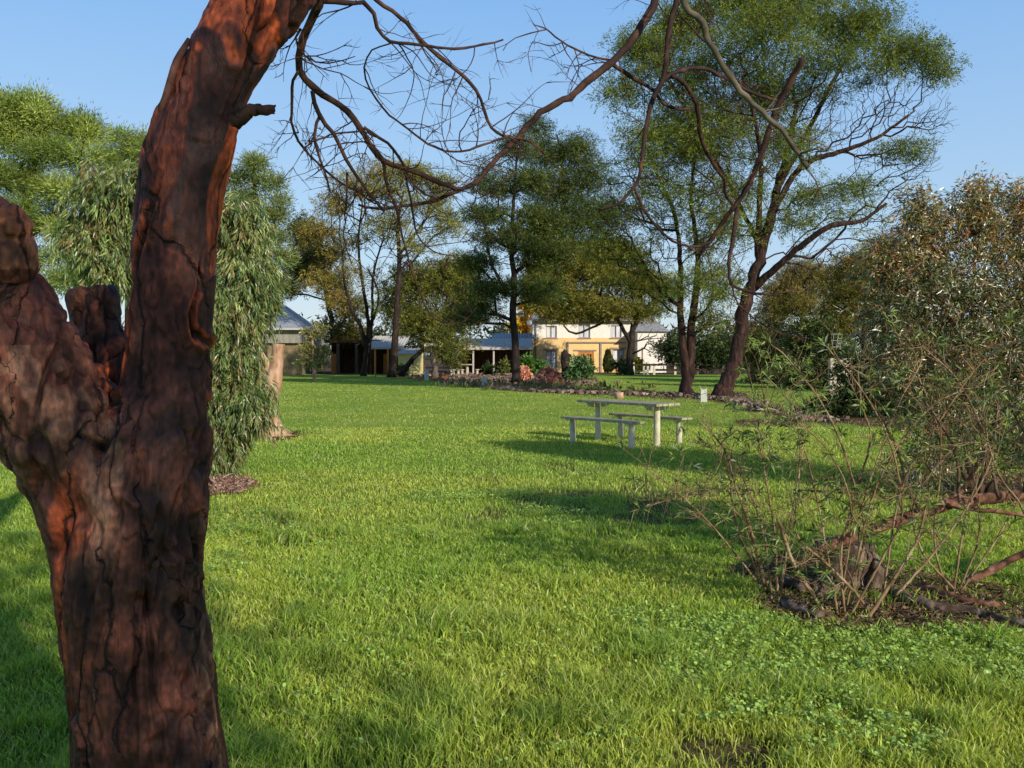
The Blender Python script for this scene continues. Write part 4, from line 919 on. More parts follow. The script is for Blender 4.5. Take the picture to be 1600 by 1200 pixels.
def rect(mb, px0, px1, py0, py1, d, y0, y1):
    return mb.box(X_(px0, d), X_(px1, d), y0, y1, max(Z_(py1, d), -.2), Z_(py0, d))
d = 88.
hs = thing('farmhouse', 'two-storey house with yellow lower walls, white upper walls and orange french doors', 'house', (X_(905, d), d, 0))
EAVE = Z_(500, d); MID = Z_(528, d)
xl, xr = X_(832, d), X_(994, d)
OPENL = [(853, 870, 548, 576), (903, 928, 549, 590), (957, 975, 546, 574)]
OPENU = [(853, 870, 509, 531), (904, 922, 507, 530), (954, 971, 508, 530)]
def wall_with_openings(mb, x0, x1, z0, z1, y0, y1, ops):
    ops = sorted(ops); cur = x0
    for (a, b2, c, e) in ops:
        mb.box(cur, a, y0, y1, z0, z1)
        if e < z1: mb.box(a, b2, y0, y1, e, z1)
        if c > z0: mb.box(a, b2, y0, y1, z0, c)
        cur = b2
    mb.box(cur, x1, y0, y1, z0, z1)
mb = MB(); wall_with_openings(mb, xl, xr, -.1, MID, d, d+.3, [(X_(a, d), X_(b2, d), max(Z_(e, d), .05), Z_(c, d)) for a, b2, c, e in OPENL])
mb.box(xl, xl+.3, d+.3, d+9, -.1, MID); mb.box(xr-.3, xr, d+.3, d+9, -.1, MID); mb.build('wall', MYEL, hs)
mb = MB(); wall_with_openings(mb, xl, xr, MID+.002, EAVE, d+.01, d+.3, [(X_(a, d), X_(b2, d), max(Z_(e, d), MID+.01), Z_(c, d)) for a, b2, c, e in OPENU])
mb.box(xl, xl+.3, d+.3, d+9, MID+.002, EAVE); mb.box(xr-.3, xr, d+.3, d+9, MID+.002, EAVE); mb.build('upper_wall', MWHT, hs)
def window(parent, a, b2, c, e, dd, curtain=True, zmin=.05, sill=True, mull=2):
    x0, x1, z0, z1 = X_(a, dd), X_(b2, dd), max(Z_(e, dd), zmin), Z_(c, dd)
    fr = MB(); t_ = .07
    fr.box(x0, x0+t_, dd+.05, dd+.15, z0, z1); fr.box(x1-t_, x1, dd+.05, dd+.15, z0, z1); fr.box(x0+t_, x1-t_, dd+.05, dd+.15, z1-t_, z1); fr.box(x0+t_, x1-t_, dd+.05, dd+.15, z0, z0+t_)
    for k in range(1, mull): xm = x0+(x1-x0)*k/mull; fr.box(xm-.03, xm+.03, dd+.06, dd+.14, z0+t_, z1-t_)
    w_ = fr.build('window', MTRIM, parent)
    MB().box(x0+.02, x1-.02, dd+.155, dd+.17, z0, z1).build('pane' if not curtain else 'curtain', MCUR if curtain else MGLS, w_) if False else None
    p_ = MB().box(x0+.02, x1-.02, dd+.155, dd+.17, z0, z1).build('curtain' if curtain else 'pane', MCUR if curtain else MGLS, parent); p_.parent = w_
    if sill:
        s_ = MB().box(x0-.1, x1+.1, dd-.08, dd+.04, z0-.1, z0-.005).build('sill', MTRIM, parent); s_.parent = w_
for q in OPENL[::2]:
    window(hs, *q, d)
    MB().box(X_(q[0]-4, d), X_(q[1]+3, d), d-.06, d-.002, Z_(q[2], d)+.02, Z_(q[2]-3, d)).build('lintel', MTRIM, hs)
for q in OPENU: window(hs, *q, d, zmin=MID+.01)
# french doors
a, b2, c, e = OPENL[1]; x0, x1, z1 = X_(a, d), X_(b2, d), Z_(c, d)
mb = MB(); mb.box(x0, x0+.1, d+.02, d+.15, 0, z1); mb.box(x1-.1, x1, d+.02, d+.15, 0, z1); mb.box(x0+.1, x1-.1, d+.02, d+.15, z1-.1, z1); fd = mb.build('door_frame', MORA, hs)
xm = (x0+x1)/2
for (p0, p1) in ((x0+.11, xm-.01), (xm+.01, x1-.11)):
    mb = MB(); t_ = .13
    mb.box(p0, p0+t_, d+.05, d+.12, .02, z1-.11); mb.box(p1-t_, p1, d+.05, d+.12, .02, z1-.11); mb.box(p0+t_, p1-t_, d+.05, d+.12, z1-.25, z1-.11); mb.box(p0+t_, p1-t_, d+.05, d+.12, .02, .35)
    pm = (p0+p1)/2; mb.box(pm-.03, pm+.03, d+.06, d+.11, .35, z1-.25)
    for k in range(1, 4): zz = .35+(z1-.6)*k/4; mb.box(p0+t_, p1-t_, d+.062, d+.108, zz-.02, zz+.02)
    dr = mb.build('door', MORA, hs); g_ = MB().box(p0+.02, p1-.02, d+.125, d+.135, .05, z1-.12).build('glass', MGLS, hs); g_.parent = dr
mb = MB(); mb.box(X_(896, d), X_(932, d), d-.06, d-.002, z1+.03, z1+.16); mb.build('lintel', MTRIM, hs)
mb = MB(); mb.box(X_(886, d), X_(888.5, d), d-.1, d-.003, -.1, Z_(536, d)); mb.box(X_(937, d), X_(940, d), d-.1, d-.003, -.1, Z_(536, d)); mb.box(X_(886, d), X_(978, d), d-.13, d-.004, Z_(536, d)+.002, Z_(534, d)); mb.build('porch_trim', MTRIM, hs)
mb = MB(); mb.box(X_(836.5, d), X_(838, d), d-.14, d-.03, -.1, EAVE-.02); mb.build('downpipe', MTRIM, hs)
# roof hip
ov = .5; zr = Z_(452, d+4)
mb = MB(); A0, A1, B0, B1 = xl-ov, xr+ov, d-ov, d+9+ov; ym = d+4.5
mb.add([(A0, B0, EAVE), (A1, B0, EAVE), (A1, B1, EAVE), (A0, B1, EAVE), (A0+3.5, ym, zr), (A1-3.5, ym, zr)], [(0, 1, 5, 4), (1, 2, 5), (2, 3, 4, 5), (3, 0, 4), (3, 2, 1, 0)]); mb.build('roof', MSLATE, hs)
mb = MB(); mb.box(A0, A1, B0-.1, B0-.005, EAVE-.12, EAVE+.05); mb.build('gutter', MTRIM, hs)
mb = MB(); mb.box(X_(893, d), X_(903, d), ym-.4, ym+.4, zr-1, zr+1.0); mb.box(X_(892, d), X_(904, d), ym-.47, ym+.47, zr+1.0, zr+1.15); mb.build('chimney', MBEI, hs)
# dish
mb = MB(); n = 20; vs = [(0, 0, 0)]+[(.26*math.cos(k*2*math.pi/n), -.08, .26*math.sin(k*2*math.pi/n)) for k in range(n)]
c0 = P(827, 504, d-.6); vs = [tuple(np.array(q)+c0) for q in vs]; mb.add(vs, [(0, 1+k, 1+(k+1) % n) for k in range(n)]); mb.bar(c0, (xl, d-.02, c0[2]-.3), .05, .05)
tag(mb.build('satellite_dish', MWHT, hs))
# white wing
d2_ = 86.
ww = thing('white_wing', 'low white rendered wing right of the yellow house wall', 'building', (X_(1020, d2_), d2_, 0))
mb = MB(); x0, x1 = X_(996, d2_), X_(1041, d2_); zt = Z_(518, d2_)
wall_with_openings(mb, x0, x1, -.1, zt, d2_, d2_+.3, [(X_(1002, d2_), X_(1004.5, d2_), Z_(566, d2_), Z_(543, d2_))]); mb.box(x0, x0+.3, d2_+.3, d2_+7, -.1, zt); mb.box(x1-.3, x1, d2_+.3, d2_+7, -.1, zt)
mb.build('wall', MWHT, ww); window(ww, 1002, 1004.5, 543, 566, d2_, curtain=False, mull=1)
xg = (x0+x1)/2; mb = MB(); mb.add([(x0-.3, d2_-.3, zt), (x1+.3, d2_-.3, zt), (x1+.3, d2_+7.3, zt), (x0-.3, d2_+7.3, zt), (x0+1, d2_+3.5, zt+1.6), (x1-1, d2_+3.5, zt+1.6)], [(0, 1, 5, 4), (1, 2, 5), (2, 3, 4, 5), (3, 0, 4), (3, 2, 1, 0)]); mb.build('roof', MSLATE, ww)
# veranda building
def corrug(mb, x0, x1, y0, z0, y1, z1, pitch=.25, amp=.03):
    n = max(2, int((x1-x0)/pitch*2)); xs_ = np.linspace(x0, x1, n+1); V = []; Fl = []
    for i, x in enumerate(xs_): o_ = amp*(i % 2); V += [(x, y0, z0+o_), (x, y1, z1+o_)]
    for i in range(n): Fl.append((2*i, 2*i+2, 2*i+3, 2*i+1))
    return mb.add(V, Fl)
d = 80.
vb = thing('veranda_building', 'low brown timber building with a long corrugated veranda roof on pale posts', 'building', (X_(776, d), d, 0))
x0, x1 = X_(718, d), X_(833, d); zg = Z_(543, d)
mb = MB(); corrug(mb, x0-.2, x1, d-.1, zg, d+5.5, Z_(529, d+5.5)); mb.build('roof', MTINP, vb)
mb = MB(); corrug(mb, X_(768, d+6), X_(838, d+6), d+5.4, Z_(530, d+5.5), d+9, Z_(521, d+9)); mb.build('upper_roof', MTINB, vb)
mb = MB(); mb.box(x0-.25, x1, d-.22, d-.11, zg-.2, zg+.03); mb.build('gutter', MPOST, vb)
mb = MB(); mb.box(x0, x1, d+4, d+4.2, -.1, zg+.3)
for k in range(26): xx = x0+(x1-x0)*k/26; mb.box(xx, xx+.05, d+3.97, d+3.998, 0, zg+.3)
mb.box(x0, x0+.15, d+1, d+3.9, -.1, zg+.05); mb.build('wall', MBRN, vb)
for px in (739.5, 771.5, 803): mb = MB(); mb.box(X_(px, d)-.07, X_(px, d)+.07, d, d+.14, -.1, zg-.02); mb.build('post', MPOST, vb)
# small building with pale roof + yellow wall
d = 79.
sb = thing('pale_roofed_building', 'small building with pale flat roof, dark porch and orange timber door', 'building', (X_(600, d), d, 0))
x0, x1 = X_(577, d), X_(628, d)
mb = MB(); corrug(mb, x0-.3, x1+.2, d-.1, Z_(543, d), d+5, Z_(525, d+5)); mb.build('roof', MTINP, sb)
mb = MB(); mb.box(x0-.3, x1+.2, d-.22, d-.11, Z_(545.5, d), Z_(542.5, d)); mb.build('gutter', MPOST, sb)
mb = MB(); mb.box(x0, x1, d+2.5, d+2.7, -.1, Z_(544, d)); mb.box(x0, x0+.15, d+.3, d+2.5, -.1, Z_(544, d)); mb.build('wall', MBRN, sb)
mb = MB(); mb.box(X_(593, d), X_(600, d), d+2.3, d+2.48, 0, Z_(553, d)); mb.build('door', MORA, sb)
for px in (586, 606, 618): mb = MB(); mb.box(X_(px, d)-.08, X_(px, d)+.08, d, d+.15, -.1, Z_(545, d)); mb.build('post', MORA, sb)
d = 76.
yw = thing('yellow_outbuilding', 'squat bright yellow outbuilding with one tiny dark window', 'building', (X_(638, d), d, 0))
mb = MB(); wall_with_openings(mb, X_(622, d), X_(654, d), -.1, Z_(553, d), d, d+.25, [(X_(644, d), X_(647, d), Z_(571, d), Z_(562, d))]); mb.box(X_(654, d)-.25, X_(654, d), d+.25, d+4, -.1, Z_(553, d)); mb.box(X_(622, d), X_(622, d)+.25, d+.25, d+4, -.1, Z_(553, d)); mb.build('wall', MYE2, yw)
window(yw, 644, 647, 562, 571, d, curtain=False, mull=1, sill=False)
mb = MB(); mb.add([(X_(620, d), d-.2, Z_(553, d)), (X_(656, d), d-.2, Z_(553, d)), (X_(656, d), d+4.2, Z_(553, d)+.5), (X_(620, d), d+4.2, Z_(553, d)+.5)], [(0, 1, 2, 3)]); mb.build('roof', MTINP, yw)
# left hip-roofed building
d = 74.
lb = thing('hip_roofed_building', 'mudbrick building with grey hip roof and grey board band left of the lawn', 'building', (X_(430, d), d, 0))
ze = Z_(513, d); zb = Z_(535, d)
c = [np.array([X_(200, d), d]), np.array([X_(474, d), d]), np.array([X_(512, 96), 96.]), np.array([X_(512, 96)-14, 97.])]
def inset(c, k): m_ = sum(c)/4; return [q+(m_-q)*k for q in c]
ci = inset(c, .06)
mb = MB(); ce = c
pk0 = np.array([X_(300, 84), 84., Z_(462, 84)]); pk1 = np.array([X_(426, 84), 85., Z_(464, 84)])
mb.add([(*q, ze) for q in ce]+[tuple(pk0), tuple(pk1)], [(0, 1, 5, 4), (1, 2, 5), (2, 3, 4, 5), (3, 0, 4), (3, 2, 1, 0)]); mb.build('roof', MTIN, lb)
mb = MB()
for i in range(3): a_, b2 = ce[i], ce[i+1]; mb.bar((*a_, ze-.06), (*b2, ze-.06), .16, .14)
mb.build('gutter', MPOST, lb)
mb = MB()
for i in range(3): a_, b2 = ci[i], ci[i+1]; mb.bar((*a_, (ze+zb)/2-.1), (*b2, (ze+zb)/2-.1), .2, ze-zb-.12)
mb.build('board_band', MGRY, lb)
cj = inset(c, .085); mb = MB()
xa, xb = X_(398, cj[0][1]), X_(418, cj[0][1])
y_ = cj[0][1]; mb.box(cj[0][0], xa, y_, y_+.3, -.1, zb); mb.box(xb, cj[1][0], y_, y_+.3, -.1, zb); mb.box(xa, xb, y_, y_+.3, -.1, .9)
mb.bar((*cj[1], zb/2), (*cj[2], zb/2), .3, zb+.1); mb.build('wall', MBEI, lb)
mb = MB(); mb.box(xa, xb, y_+.1, y_+.15, .9, zb); mb.build('window', MGLS, lb)
d = 82.
cpt = thing('carport', 'dark open carport with round log posts between the hip roof and the pale roof', 'shelter', (X_(550, d), d, 0))
mb = MB(); mb.box(X_(508, d), X_(598, d), d-.2, d+6, Z_(536, d), Z_(531, d)); mb.build('roof', MBRN, cpt)
mb = MB(); mb.box(X_(508, d), X_(598, d), d+5, d+5.2, -.1, Z_(537, d)); mb.build('back_wall', MBRN, cpt)
mb = MB(); mb.box(X_(514, d), X_(523, d), d+1, d+1.2, -.1, Z_(553, d)); mb.build('side_panel', MORA, cpt)
for px in (528, 557): MB().cyl(X_(px, d), d+.1, -.1, Z_(537, d), .17, .15, 12).build('post', MBARKG, cpt, smooth=True)
# pergola
d = 66.
pg = thing('pergola', 'pale timber beam on thin posts over the gnarled garden tree', 'pergola', (X_(680, d), d, 0))
MB().box(X_(663, d), X_(692, d), d-.1, d+.1, Z_(541, d), Z_(536.5, d)).build('beam', MPAINT, pg)
MB().box(X_(663, d), X_(664.6, d), d-.04, d+.04, -.1, Z_(541, d)-.002).build('post', MBARKG, pg)
MB().box(X_(699, d), X_(701, d), d-.05, d+.05, -.1, Z_(540, d)).build('post', MBARKG, pg)
# terracotta pots
MTER = rough('terracotta', [(.3, (.26, .10, .05)), (.7, (.46, .2, .11))], ns=6, bump=.1)
pp = thing('planter', 'wide round terracotta planter bowl at the foot of the garden tree', 'pot', (*G(693, 593)[:2], 0)); q = G(693, 593)
mb = MB(); mb.cyl(q[0], q[1], 0, .32, .22, .34, 20); mb.cyl(q[0], q[1], .32, .38, .38, .38, 20); mb.build('bowl', MTER, pp, smooth=True)
MB().cyl(q[0], q[1], .381, .39, .33, .33, 20).build('soil', MBARK, pp)
V, Q, c = leaves(np.array([[q[0], q[1], .45]]), 60, .14, .15, .05, DKG, 3); mesh('plant', V, Q, MLEAF, pp, c)
# patio table and stools
MSTONE = rough('pale_stone', [(.3, (.40, .34, .26)), (.7, (.58, .52, .42))], ns=6, bump=.1)
d = 74.; q = P(730, 570, d)
tb = thing('patio_table', 'pale stone pedestal table in front of the veranda', 'table', (q[0], d, 0))
mb = MB(); mb.box(q[0]-.5, q[0]+.5, d-.4, d+.4, .84, .92); mb.build('tabletop', MSTONE, tb, bevel=.01)
MB().cyl(q[0], d, -.02, .838, .15, .11, 14).build('pedestal', MSTONE, tb, smooth=True)
stool = None
for i, (px, dy, lb_) in enumerate(((704.5, .3, 'leftmost pale stone stool beside the patio table'), (708.5, -.3, 'pale stone stool second from the left of the patio row'), (716, .35, 'pale stone stool standing third from the left'), (722, -.6, 'low pale stone stool directly before the patio table'), (745.5, 0, 'lone pale stone stool right of the patio table'))):
    loc = (X_(px, d+dy), d+dy, 0)
    if stool is None:
        stool = thing('patio_stool', lb_, 'stool', (0, 0, 0), 'stone stools on the patio')
        k1 = MB().cyl(0, 0, .42, .5, .18, .18, 14).build('seat', MSTONE, stool, smooth=True); k2 = MB().cyl(0, 0, -.02, .418, .12, .10, 12).build('base', MSTONE, stool, smooth=True)
        stool.location = loc; s_ = stool
    else:
        s_ = stool.copy(); C.objects.link(s_); s_.location = loc; s_['label'] = lb_
        for ch in (k1, k2): c2 = ch.copy(); C.objects.link(c2); c2.parent = s_
# fence
d = 77.
fn = thing('post_and_rail_fence', 'dark post and rail fence along the back of the right lawn', 'fence', (X_(1060, d), d, 0))
for px in (990, 1006, 1012, 1022, 1055, 1090, 1130, 1170): MB().box(X_(px, d)-.09, X_(px, d)+.09, d-.09, d+.09, -.1, 1.05+.1*math.sin(px)).build('post', MPAINT if px < 1060 else MBARKG, fn)
MB().box(X_(988, d), X_(1170, d), d-.14, d-.095, .75, .92).build('rail', MBARK, fn); MB().box(X_(1024, d), X_(1170, d), d-.14, d-.095, .3, .48).build('rail', MBARK, fn)
# low wall and white frame in the right background
d = 40.
lw = thing('low_stone_wall', 'short pale stone garden wall glimpsed among the right shrubs', 'wall', (X_(1325, d), d, 0))
mb = MB(); rr = rg(7); x = X_(1295, d)
while x < X_(1362, d):
    wd_ = rr.uniform(.2, .4)
    for z in (0, .5, 1.0): mb.box(x+.005, x+wd_-.005, d-.15+rr.uniform(-.02, .02), d+.15, z+.005+1.0*(z == 1.0)*0, z+.49)
    x += wd_
mb.build('stones', MSTONE, lw, bevel=.02)
wf = thing('white_trellis', 'small white metal frame standing above the low stone wall', 'trellis', (X_(1305, 41), 41, 0))
mb = MB()
for px in (1299, 1306, 1312): mb.bar((X_(px, 41), 41, Z_(546, 41)), (X_(px, 41)+.1, 41, Z_(521, 41)), .025, .02)
for z in (Z_(522, 41), Z_(532, 41), Z_(542, 41)): mb.bar((X_(1298, 41), 41.02, z), (X_(1314, 41), 41.02, z), .02, .03)
mb.build('frame', MGRY, wf)
# tree guards
MGUARD = rough('white_plastic', [(.3, (.34, .38, .36)), (.7, (.46, .49, .46))], ns=5, bump=.1)
for (px, py, w2, h2, lb_) in ((1098, 628, 5, 20, 'translucent white tree guard between the twin-stemmed tree and the wattle'), (756, 604, 4, 15, 'pale tree guard on the edge of the brown bed'), (666, 594, 3.2, 16, 'pale tree guard at the foot of the pergola')):
    q = G(px, py); s_ = q[1]/F; tg_ = thing('tree_guard', lb_, 'tree guard', q, 'white plastic tree guards')
    mb = MB(); R_ = w2*s_; n = 3; an = [math.pi/2+k*2*math.pi/3+.4 for k in range(3)]; h0 = h2*s_
    vv = [(q[0]+R_*1.2*math.cos(a_), q[1]+R_*1.2*math.sin(a_)) for a_ in an]
    for k in range(3): a_, b2 = vv[k], vv[(k+1) % 3]; mb.bar((*a_, h0*.5), (*b2, h0*.5), .006, h0)
    mb.build('sleeve', MGUARD, tg_)
    mb = MB()
    for k in vv: mb.bar((*k, -.05), (*k, h0+.05), .02, .02, (0, 1, 0))
    mb.build('stakes', MPAINT, tg_)
    tubes('seedling', [spline(np.array([[*q, .006], [*(q+[0, .02, h0*1.1]), .003]]), .05)], MSTEMD, tg_, 5)
# firewood heaps
MCUT = attrmat('split_red_wood', ns=20, amt=.4, bump=.3)
def heap(name, label, px, py, rx, ry, n, seed, kind='stuff'):
    r = rg(seed); c0 = G(px, py); d = c0[1]; s_ = d/F; mb = MB(); cols = []
    for k in range(n):
        a_ = r.random()*6.283; q_ = r.random()**.5; x = c0[0]+math.cos(a_)*q_*rx*s_; y = c0[1]+.4+math.sin(a_)*q_*rx*s_*.7
        z = ry*s_*(1-q_**2)*r.uniform(.55, 1.0)+.06
        t_ = unit(r.normal(size=3)*np.array([.5, 1, .35])); L = r.uniform(.14, .3); nv0 = mb.n
        mb.bar(np.array([x, y, z])-t_*L/2, np.array([x, y, z])+t_*L/2, r.uniform(.09, .17), r.uniform(.08, .15))
        cc = np.array(((.42, .12, .06), (.52, .2, .11), (.25, .06, .035), (.6, .3, .2))[r.integers(4)])*r.uniform(.6, 1.15); cols += [cc]*(mb.n-nv0)
    o = mesh(name, np.array(mb.V), [np.array(mb.F)], MCUT, col=np.array(cols), origin=c0)
    tag(o, label, 'firewood', kind=kind)
heap('firewood_heap', 'larger mound of split red firewood left of the tall dead stump', 857, 601, 25, 26, 420, 101)
heap('firewood_heap', 'smaller mound of split red firewood beside the black-trunked tree', 818, 596, 17, 23, 260, 102)
# rubble edging along the bed
MRUB = attrmat('rubble', ns=12, amt=.45, bump=.4)
def rubble(name, label, line, n, wd, size, seed, cols, cat='rubble'):
    r = rg(seed); L = np.array([G(*q) for q in line]); mb = MB(); cl = []
    seg = np.linalg.norm(np.diff(L, axis=0), axis=1); cum = np.concatenate([[0], np.cumsum(seg)])
    for k in range(n):
        s_ = r.random()*cum[-1]; i = min(np.searchsorted(cum, s_)-1, len(seg)-1); i = max(i, 0); t_ = (s_-cum[i])/seg[i]; p = L[i]*(1-t_)+L[i+1]*t_
        p = p+np.array([r.normal()*wd, r.normal()*wd*1.6, 0]); sz = size*r.uniform(.4, 1.4)
        dr = unit(r.normal(size=3)*np.array([1, 1, .25])); n0 = mb.n
        mb.bar(p+[0, 0, sz*.3]-dr*sz*.6, p+[0, 0, sz*.3]+dr*sz*.6, sz*r.uniform(.5, 1), sz*r.uniform(.4, .8))
        for vi in range(n0, mb.n): mb.V[vi] = tuple(np.array(mb.V[vi])+r.normal(size=3)*sz*.13)
        cc = np.array(cols[r.integers(len(cols))])*r.uniform(.6, 1.2); cl += [cc]*(mb.n-n0)
    tag(mesh(name, np.array(mb.V), [np.array(mb.F)], MRUB, col=np.array(cl)), label, cat, kind='stuff')
rubble('stone_edging', 'broken stones and bark edging the brown garden bed behind the lawn', [(700, 597), (760, 604), (840, 612), (930, 614), (1060, 618), (1150, 626), (1210, 641), (1290, 658)], 1500, .26, .12, 111, [(.22, .16, .11), (.14, .09, .06), (.32, .24, .18), (.09, .06, .045), (.2, .12, .08)])
rubble('bed_litter', 'bark and low debris covering the garden bed before the veranda', [(660, 586), (740, 586), (830, 600), (900, 602)], 900, 2.0, .16, 112, [(.2, .13, .09), (.12, .08, .06), (.24, .17, .11)])
r = rg(113); q = []
for k in range(70):
    px = r.uniform(690, 1010); g_ = G(px, r.uniform(600, 611) if px < 900 else r.uniform(610, 613)); q.append(g_+[0, 0, .08])
V, Q, c = leaves(np.array(q), 22, .22, .2, .05, [(.14, .15, .05), (.10, .12, .04), (.2, .15, .07)], 114, droop=-.8, flat=.4); V[:, 2] = np.maximum(V[:, 2], 0)
tag(mesh('bed_plants', V, Q, MLEAF, col=c), 'low dry ground plants along the stone edging', 'plants', kind='stuff')

# ================================================================== right foreground: old stump, fallen limb, logs, shoots
MOLD = rough('rotting_wood', [(.3, (.018, .012, .009)), (.48, (.085, .055, .038)), (.6, (.2, .15, .11)), (.75, (.34, .28, .22))], (1, 1, .7), 13, bump=1.0, bd=.03)
MLIMB = rough('red_brown_limb', [(.3, (.05, .02, .013)), (.5, (.17, .075, .045)), (.7, (.36, .2, .13))], (1, 1, 1), 15, bump=.7, bd=.01)
def rough_lumps(name, lines, mat, parent, seed, amp, freq, sides=20):
    V, Fs = tube_arrays(lines, sides)
    q = np.array([mnoise.noise((v[0]*freq+seed, v[1]*freq, v[2]*freq)) for v in V]); q2 = np.array([mnoise.noise((v[0]*freq*3.3, v[1]*freq*3.3+seed, v[2]*freq*3.3)) for v in V])
    q3 = np.array([mnoise.noise((v[2]*freq, v[0]*freq+seed, v[1]*freq*3.3)) for v in V])
    return mesh(name, V+np.stack([q, q3, q2*.8], -1)*amp+np.stack([q2, q, q3], -1)*amp*.4, Fs, mat, parent, smooth=True)
os_ = thing('rotten_stump', 'broad rotting grey stump in the brown litter under the shoots', 'stump', (*G(1335, 925)[:2], 0))
c0 = G(1335, 930)+np.array([0, .22, 0])
rough_lumps('stump', [spline(np.array([[*(c0+[0, 0, -.05]), .17], [*(c0+[0, 0, .1]), .16], [*(c0+[.01, 0, .2]), .19], [*(c0+[.02, .0, .29]), .185], [*(c0+[.02, 0, .31]), .12]]), .02)], MOLD, os_, 3, .05, 6, 40)
rough_lumps('split_wood', [spline(np.array([[*(c0+[-.1, -.24, .02]), .05], [*(c0+[-.3, -.2, .05]), .06], [*(c0+[-.45, -.1, .07]), .03]]), .02)], MOLD, os_, 5, .025, 10, 16)
rough_lumps('split_wood', [spline(np.array([[*(c0+[.17, -.12, -.02]), .05], [*(c0+[.2, -.1, .15]), .04], [*(c0+[.18, -.08, .26]), .02]]), .02)], MOLD, os_, 5, .025, 10, 16)
fl = thing('fallen_limb', 'long red-brown limb leaning up to the right off the rotten stump', 'branch', (*G(1290, 930)[:2], 0))
L1 = catline([(1283, 862), (1310, 848), (1350, 832), (1400, 815), (1450, 797), (1500, 785), (1560, 776), (1640, 765), (1760, 740)], 5.95, 6.1, 10, 10, 121)
tl = [L1, catline([(1400, 815), (1440, 800), (1500, 770), (1530, 720), (1560, 680)], 6.0, 6.2, 6, 3, 122), catline([(1480, 790), (1560, 800), (1640, 810)], 6.0, 5.8, 5, 3, 123)]
rough_lumps('limb', tl[:1], MLIMB, fl, 7, .012, 14, 14)
tubes('side_branch', tl[1:], MLIMB, fl, 8)
ht = [catline(q, 5.9, 5.9, 3.2, 1.5, 130+i) for i, q in enumerate(([(1440, 805), (1420, 760), (1400, 700), (1370, 640)], [(1500, 785), (1490, 700), (1440, 620), (1390, 560)], [(1560, 776), (1540, 700), (1520, 640), (1470, 560), (1420, 520)], [(1600, 770), (1610, 700), (1580, 640)], [(1470, 795), (1400, 770), (1330, 770), (1240, 765)]))]
tw = []
for i, q in enumerate(ht): tw += twiggle(q, 9, 140+i, .12, .5, .004, down=-.1)
tubes('twigs', ht+tw, MSTEMD, fl, 6)
for (pts, w_, dd, lb_, s) in (([(1395, 925), (1450, 945), (1520, 955), (1600, 975), (1680, 990)], 11, 0, 'long weathered log lying in the litter right of the rotten stump', 1), ([(1440, 915), (1500, 935), (1560, 945)], 7, 0, 'short pale split log lying behind the long weathered log', 2), ([(1500, 915), (1560, 885), (1610, 860), (1700, 830)], 7, 1, 'bare brown limb rising to the right edge from the litter', 3), ([(1225, 940), (1250, 950), (1285, 960)], 9, 0, 'dark crumbling log in front of the left shoots', 4)):
    rows = []
    for i, (a_, b2) in enumerate(pts):
        g0 = G(a_, b2+10) if not dd else P(a_, b2, 6.3); rows.append([g0[0], g0[1], (.035 if not dd else g0[2]), w_*g0[1]/F*(1-.12*i)])
    o = thing('log', lb_, 'log', (rows[0][0], rows[0][1], 0), 'logs lying in the litter')
    rough_lumps('wood', [spline(np.array(rows), .03)], MLIMB if s in (2, 3) else MOLD, o, s, .022 if not dd else .01, 11, 14)
# twig litter
r = rg(150); lines = []; pl2 = np.array(BED2); lo = pl2.min(0); hi = pl2.max(0)
while len(lines) < 900:
    x = r.uniform(lo[0], hi[0]); y = r.uniform(lo[1], hi[1])
    if bare([x], [y])[0] < .5: continue
    a_ = r.random()*6.283; L = r.uniform(.03, .22); dv = np.array([math.cos(a_), math.sin(a_), r.normal()*.15]); p = np.array([x, y, .015+r.random()*.03])
    lines.append(np.array([[*(p-dv*L/2), .002], [*(p+r.normal(size=3)*.008), r.uniform(.0015, .005)], [*(p+dv*L/2), .0015]]))
tag(tubes('twig_litter', lines, MSTEMD, None, 5), 'dry twigs and bark scattered round the rotten stump', 'twigs', kind='stuff')
def litter(name, label, polys, n, size, seed, cols):
    r = rg(seed); q = []
    for p_ in polys:
        p_ = np.array(p_); lo, hi = p_.min(0), p_.max(0); k = 0
        while k < n:
            x, y = r.uniform(lo[0], hi[0]), r.uniform(lo[1], hi[1])
            if inpoly(p_, np.array([x]), np.array([y]))[0]: q.append([x, y, r.uniform(0, .03)]); k += 1
    V, Q, c = leaves(np.array(q), 1, .01, size, size*.35, cols, seed, 0, .2); V[:, 2] = np.abs(V[:, 2]-.0)*.6+.003
    tag(mesh(name, V, Q, MLEAF, col=c), label, 'litter', kind='stuff')
BR_ = [(.2, .11, .06), (.12, .06, .035), (.32, .2, .12), (.4, .3, .2)]
litter('leaf_litter', 'brown dead leaves and chips under the rotten stump', [BED2], 5000, .05, 151, BR_)
litter('bark_mulch', 'pinkish brown bark mulch ring under the weeping gum', [BED3], 1800, .08, 152, [(.42, .26, .2), (.3, .17, .12), (.5, .35, .27), (.2, .11, .08)])
litter('shrub_litter', 'dead leaves beneath the coppery shrub', [BED4], 2500, .06, 153, BR_)

